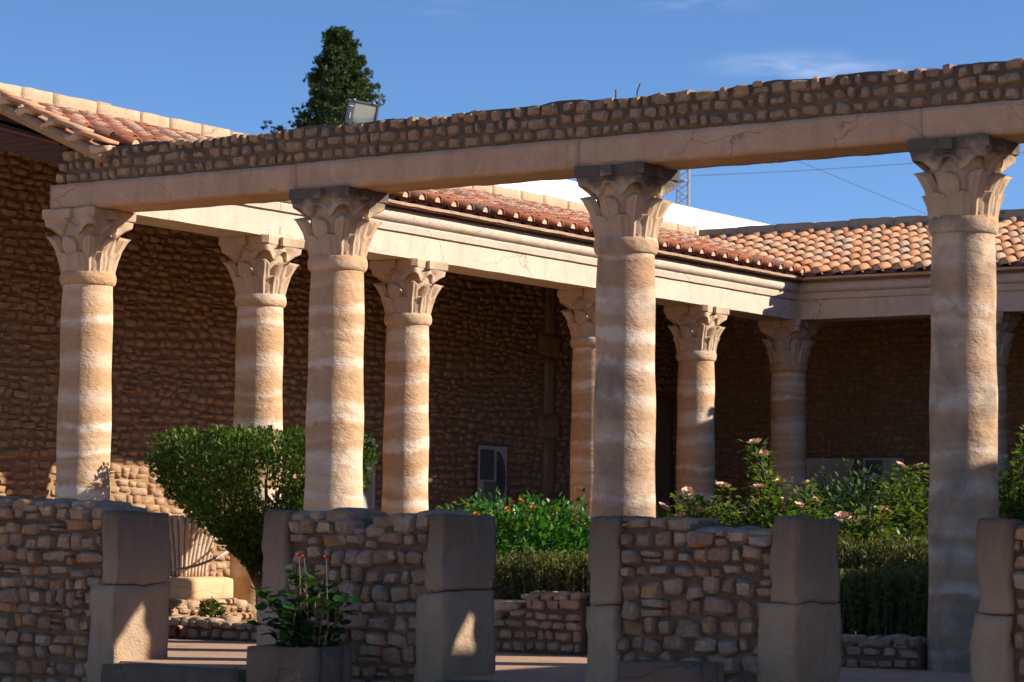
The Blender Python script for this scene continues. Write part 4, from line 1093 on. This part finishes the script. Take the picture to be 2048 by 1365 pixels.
def bush(name, c, rx, ry, zt, z0, N, mat, label, cat, tmpl=LEAF, tf=LEAF_F, size=(.05, .09), group=None, lumps=.12, seed=1, up=.6, stems=10, shell=.35, sq=2.0):
    rng = np.random.default_rng(seed); rg = random.Random(seed)
    t = empty(name, (c[0], c[1], z0), label, cat, group)
    for k in range(stems):
        a = k * 2.4; q = MB(); R = rg.uniform(.3, .8)
        q.tube([(c[0] + .05 * math.cos(a), c[1] + .05 * math.sin(a), z0), (c[0] + rx * R * .5 * math.cos(a), c[1] + ry * R * .5 * math.sin(a), z0 + (zt - z0) * .5), (c[0] + rx * R * math.cos(a), c[1] + ry * R * math.sin(a), z0 + (zt - z0) * .88 * math.sqrt(1 - R * R * .8))], [.016, .011, .005], 5); q.obj('stem', 'brownstem', t)
    th = rng.uniform(0, 2 * PI, N); ph = np.arccos(rng.uniform(-.15, 1, N)); lum = 1 + lumps * np.sin(th * 5 + 3 * ph + seed) + lumps * np.sin(th * 9 - 5 * ph) * .7 + rng.normal(size=N) * .04
    rr_ = (1 - shell * rng.random(N) ** 1.8) * lum; s, cth = np.abs(np.sin(ph)) ** (2 / sq), np.abs(np.cos(ph)) ** (2 / sq) * np.sign(np.cos(ph))
    P = np.stack([c[0] + rx * rr_ * s * np.cos(th), c[1] + ry * rr_ * s * np.sin(th), z0 + .02 + np.maximum(0, (zt - z0) * rr_ * (cth * .85 + .15))], 1)
    D = np.stack([s * np.cos(th), s * np.sin(th), cth * .6 + up * .5], 1) + rng.normal(size=(N, 3)) * .55
    scatter('foliage', P, D, rng.uniform(size[0], size[1], N), tmpl, tf, mat, t, rng, roll=False)
    return t, P, D
lt, P, D = bush('lantana_bush', (3.45, 2.0), .92, .72, 1.13, .03, 9000, 'lantana', 'rounded leafy lantana bush dotted with orange flowers', 'bush', size=(.04, .08), seed=5, sq=2.9, lumps=.05)
FO = flower_mesh('flower', 'orange', 9, .03, .5, 2)
sel = [i for i in np.argsort(-P[:, 2] + .3 * P[:, 1]) if True]
rg = random.Random(2); top = [i for i in range(len(P)) if P[i, 2] > .75 and (P[i, 0] - 3.45) * .5 - (P[i, 1] - 2.0) * .8 > -.35]
for i in rg.sample(top, 34):
    d = Vector(D[i]).normalized(); d.z = abs(d.z) + .2; p = Vector(P[i]) + d * .06 - lt.location; mt = Matrix.Translation(p) @ d.to_track_quat('Z', 'Y').to_matrix().to_4x4(); link('flower', FO, lt, mtx=mt)

# rosemary hedges: upright needles on stems
def hedge(c, rx, ry, zt, label, seed, N=15000, ang=0):
    rng = np.random.default_rng(seed); t = empty('rosemary_hedge', (c[0], c[1], .03), label, 'hedge', 'clipped rosemary hedges')
    ns = 620; u = rng.uniform(-1, 1, ns); v = rng.uniform(-1, 1, ns); top = zt * (1 - .10 * rng.random(ns)) * (1 - .10 * np.maximum(np.abs(u), np.abs(v)) ** 4) + .02 * np.sin(u * 9 + v * 6)
    bx = c[0] + u * rx * .8; by = c[1] + v * ry * .8; tx = c[0] + u * rx + rng.normal(size=ns) * .04; ty = c[1] + v * ry + rng.normal(size=ns) * .04
    q = MB()
    for i in range(0, ns, 3): q.tube([(bx[i], by[i], .03), (tx[i], ty[i], top[i] * .95)], [.006, .003], 4, False)
    stuff(q.obj('stems', 'brownstem', t, False))
    k = rng.integers(0, ns, N); h = rng.uniform(.12, 1.0, N) ** .75; P = np.stack([bx[k] + (tx[k] - bx[k]) * h, by[k] + (ty[k] - by[k]) * h, .03 + (top[k] - .03) * h], 1) + rng.normal(size=(N, 3)) * .008
    D = rng.normal(size=(N, 3)) * .42 + np.array([0, 0, .9])
    scatter('needles', P, D, rng.uniform(.028, .058, N), SPRAY, SPRAY_F, 'rosemary', t, rng)
hedge((4.55, 1.05), .78, .38, .73, 'rosemary hedge in front of the lantana bush', 3)
hedge((7.55, .72), .85, .36, .64, 'front rosemary hedge left of the big right-hand column, mostly in shade', 4)
hedge((7.05, 1.9), .80, .36, .90, 'taller rosemary hedge standing behind the front hedge near the roses', 6)
hedge((5.9, .75), .5, .3, .6, 'rosemary hedge hidden behind the third front wall', 9, 6000)

# roses
FR = [flower_mesh('flower', 'cream', 7, .072, .35, 4, k) for k in range(3)]
def roses(c, rx, ry, zt, nst, label, seed, nf, tall=None):
    rng = np.random.default_rng(seed); rg = random.Random(seed); t = empty('rose_bush', (c[0], c[1], .03), label, 'bush', 'rose bushes in the garden'); P = []; D = []; tips = []
    for k in range(nst):
        a = rg.uniform(0, 6.28); R = math.sqrt(rg.random()); z = zt * rg.uniform(.62, 1.0) * (1 - .22 * R * R); 
        if tall and k < len(tall): tx, ty, z = tall[k]
        else: tx, ty = c[0] + rx * R * math.cos(a), c[1] + ry * R * math.sin(a)
        b = Vector((c[0] + (tx - c[0]) * .35, c[1] + (ty - c[1]) * .35, .03)); e = Vector((tx, ty, z)); pts = [b.lerp(e, s) + Vector((rg.uniform(-.03, .03), rg.uniform(-.03, .03), .12 * math.sin(s * PI))) * (0 < s < 1) for s in (0, .3, .6, .85, 1)]
        q = MB(); q.tube(pts, [.011, .009, .007, .005, .003], 5, False); q.obj('stem', 'stem', t); tips.append(e)
        for s in np.linspace(.25, 1, 26):
            i = min(3, int(s * 4)); p = b.lerp(e, s) + Vector((0, 0, .12 * math.sin(s * PI)))
            for m in range(6):
                aa = rg.uniform(0, 6.28); d = np.array([math.cos(aa), math.sin(aa), rg.uniform(-.1, .7)]); P.append(np.array(p) + d * rg.uniform(.02, .12)); D.append(d + rng.normal(size=3) * .4)
    P = np.array(P); D = np.array(D); scatter('foliage', P, D, rng.uniform(.045, .085, len(P)), LEAF, LEAF_F, 'rose', t, rng, roll=False)
    tips.sort(key=lambda v: -v.z + .25 * (v.y - c[1]))
    for k in range(min(nf, len(tips))):
        e = tips[int(k * 1.6) % len(tips)]; d = Vector((rg.uniform(-.3, .7), rg.uniform(-.7, .2), 1)).normalized(); mt = Matrix.Translation(e + Vector((0, 0, .02)) - t.location) @ d.to_track_quat('Z', 'Y').to_matrix().to_4x4() @ Matrix.Scale(rg.uniform(.75, 1.15), 4); link('flower', FR[k % 3], t, mtx=mt)
roses((4.9, 3.0), .55, .5, 1.38, 34, 'rose bush with cream flowers just right of the third front column', 11, 9)
roses((5.75, 2.9), .5, .5, 1.42, 38, 'tallest rose bush, with a long shoot rising before the shaded corner column', 12, 9, [(5.33, 3.0, 1.70), (5.36, 3.1, 1.6), (5.42, 3.0, 1.5)])
roses((6.45, 2.9), .48, .45, 1.18, 34, 'lower rose bush with a pink bloom above the rosemary hedge', 13, 8)
roses((6.35, 4.2), .35, .35, 1.75, 18, 'rose bush partly hidden behind the big right-hand column', 14, 2)
roses((7.55, 4.0), .5, .4, 1.95, 34, 'tall rose bush at the right edge of the picture', 15, 3)
bush('dark_shrub', (3.45, 9.0), .75, .6, 1.50, .03, 4500, 'darkshrub', 'dark rounded shrub in the shade of the rear gallery', 'bush', size=(.05, .09), seed=9, sq=3)
bush('low_plant', (1.05, .62), .10, .1, .22, .03, 120, 'rosemary', 'small grey green plant by the low garden wall', 'plant', size=(.05, .09), seed=19, stems=3)

# geranium in the trough
gt = empty('geranium_plant', (5.85, -4.2, .1), 'straggling red geranium growing in the stone trough', 'plant'); rg = random.Random(6); rng = np.random.default_rng(6)
RL = [(0, 0, 0)] + [(.52 * math.sin(2 * PI * k / 9) * (1 if k % 2 else .9), .45 - .52 * math.cos(2 * PI * k / 9) * (1 if k % 2 else .9), .10 * (k % 2)) for k in range(1, 9)]; RL_F = [(0, 1, 2, 3), (0, 3, 4, 5), (0, 5, 6, 7), (0, 7, 8, 8)]
RL_F = [(0, k, k + 1) for k in range(1, 8)]
P = []; D = []; tips = []
for k in range(30):
    a = rg.uniform(0, 6.28); R = rg.uniform(.05, .42); z = rg.uniform(.22, .62); b = Vector((5.93 + rg.uniform(-.18, .18), -4.2 + rg.uniform(-.06, .06), .08)); e = Vector((5.95 + R * math.cos(a), -4.2 + R * .45 * math.sin(a), z)); q = MB()
    q.tube([b, b.lerp(e, .4) + Vector((.02, 0, .05)), b.lerp(e, .75) + Vector((-.02, 0, .03)), e], [.009, .007, .006, .004], 5, False); q.obj('stem', 'brownstem', gt); tips.append(e)
    for s in (.15, .25, .35, .45, .55, .7, .8, .85, .9, .95, 1.0):
        if rg.random() < (.85 if s > .6 or z < .45 else .45):
            aa = rg.uniform(0, 6.28); d = np.array([math.cos(aa), math.sin(aa), .35]); P.append(np.array(b.lerp(e, s)) + d * rg.uniform(.02, .06)); D.append(d + rng.normal(size=3) * .25)
scatter('foliage', np.array(P), np.array(D), rng.uniform(.055, .10, len(P)), RL, RL_F, 'geranium', gt, rng, roll=False)
FG = flower_mesh('flower', 'red', 5, .017, .5, 2, 4)
for e in ((6.02, -4.3, .72), (6.2, -4.3, .72), (5.96, -4.28, .73)):
    p = Vector(e); link('flower', FG, gt, mtx=Matrix.Translation(p - gt.location) @ Vector((.3, -.6, .6)).to_track_quat('Z', 'Y').to_matrix().to_4x4())
    q = MB(); q.tube([(e[0] * .9 + .58, -4.22, .3), (e[0], e[1], e[2])], [.005, .003], 5, False); q.obj('stem', 'stem', gt)

# ------------------------------------------------------------------ floodlight, rods, mast, wires, white building
fl_ = empty('floodlight', (3.02, .12, 4.33), 'square floodlight standing on top of the rubble beam before the conifer', 'floodlight')
ax = Matrix.Translation((0, 0, .155)) @ Matrix.Rotation(rad(54), 4, 'Z') @ Matrix.Rotation(rad(8), 4, 'X') @ Matrix.Rotation(rad(7), 4, 'Y')
def flp(nm, lo, hi, mat, amp=0):
    V, Fc = rough_box(lo, hi, (3, 3, 3), 0, .008, 1); me = new_mesh(nm, V, Fc, mat, False); link(nm, me, fl_, mtx=ax)
V = [(-.135, -.07, -.10), (.135, -.07, -.10), (.135, -.07, .10), (-.135, -.07, .10), (-.085, .09, -.06), (.085, .09, -.06), (.085, .09, .07), (-.085, .09, .07)]
link('housing', new_mesh('housing', V, [(0, 1, 2, 3), (7, 6, 5, 4), (0, 4, 5, 1), (1, 5, 6, 2), (2, 6, 7, 3), (3, 7, 4, 0)], 'lamp', False), fl_, mtx=ax)
flp('bezel', (-.142, -.082, .082), (.142, -.068, .106), 'lamp'); flp('bezel', (-.142, -.083, -.104), (-.075, -.067, .081), 'lamp'); flp('bezel', (.116, -.083, -.104), (.142, -.067, .081), 'lamp'); flp('bezel', (-.074, -.083, -.104), (.115, -.067, -.085), 'lamp')
flp('glass', (-.075, -.076, -.085), (.116, -.071, .082), 'glass')
flp('print_mark', (-.127, -.0855, .045), (-.088, -.0835, .055), 'panel'); flp('print_mark', (-.112, -.0855, -.06), (-.102, -.0835, -.005), 'panel')
flp('latch', (-.10, -.09, .10), (-.075, -.06, .114), 'panel'); flp('latch', (.075, -.09, .10), (.10, -.06, .114), 'panel')
flp('bracket', (-.15, -.02, -.16), (-.143, .02, .02), 'rust'); flp('bracket', (.143, -.02, -.16), (.15, .02, .02), 'rust')
for i, (x, h, b) in enumerate(((5.66, .10, .0), (5.86, .13, .03))):
    q = MB(); q.tube([(x, .05, 4.3), (x, .05, 4.36 + h * .5), (x + b, .05, 4.36 + h)], .006, 6); tag(q.obj('rebar_rod', 'rust', None, True, Vector((x, .05, 4.3))), ['straight', 'bent'][i] + ' thin rebar rod sticking up from the beam top', 'rod')
mt_ = empty('lattice_mast', (-28.7, 60, -.46), 'distant slim steel lattice mast seen beside the third front capital', 'mast')
w = .22; q = MB(); cs_ = [(-28.7 - w, 60 - w), (-28.7 + w, 60 - w), (-28.7, 60 + w)]
for (x, y) in cs_: q = MB(); q.tube([(x, y, -.46), (x, y, 15.2)], .028, 6); q.obj('leg', 'metal', mt_)
q = MB()
for k in range(58):
    z = 2.0 + k * .225
    for a in range(3):
        p0, p1 = cs_[a], cs_[(a + 1) % 3]
        if k % 2: p0, p1 = p1, p0
        q.tube([(p0[0], p0[1], z), (p1[0], p1[1], z + .225)], .014, 4)
q.obj('bracing', 'metal', mt_)
q = MB(); q.box((-29.15, 59.7, 13.08), (-28.6, 59.8, 13.14)); q.obj('bracket', 'metal', mt_)
q = MB(); q.tube([(-28.5, 60, 13.32), (-24.4, 60, 13.21), (-20.3, 60, 13.17), (-12, 60, 13.35)], .010, 5); tag(q.obj('cable', 'metal', None, True, Vector((-28.5, 60, 13.3))), 'thin cable running right from the lattice mast', 'cable')
q = MB(); q.tube([(-28.6, 60, 15.1), (-24.18, 60, 13.47), (-19.5, 60, 11.41), (-13, 60, 8.3)], .009, 5); tag(q.obj('cable', 'metal', None, True, Vector((-28.6, 60, 15.1))), 'thin guy wire slanting down to the right across the sky', 'cable')
q = MB(); q.tube([(-13, 60, 8.3), (-13, 60, -.46)], .05, 6); tag(q.obj('anchor_post', 'metal', None, True, Vector((-13, 60, -.46))), 'far steel post anchoring the guy wire', 'post')
q = MB(); q.tube([(-12, 60, 13.4), (-12, 60, -.46)], .06, 6); tag(q.obj('anchor_post', 'metal', None, True, Vector((-12, 60, -.46))), 'far tall steel post carrying the cable', 'post')
wbld = empty('white_building', (-13, 31, -.46), 'plain white building beyond the left gallery roof', 'building')
block('wall', (-17, 17.0, -.46), (-9, 46, 7.335), 'white', wbld, (8, 40, 8), .012, .02, 3)
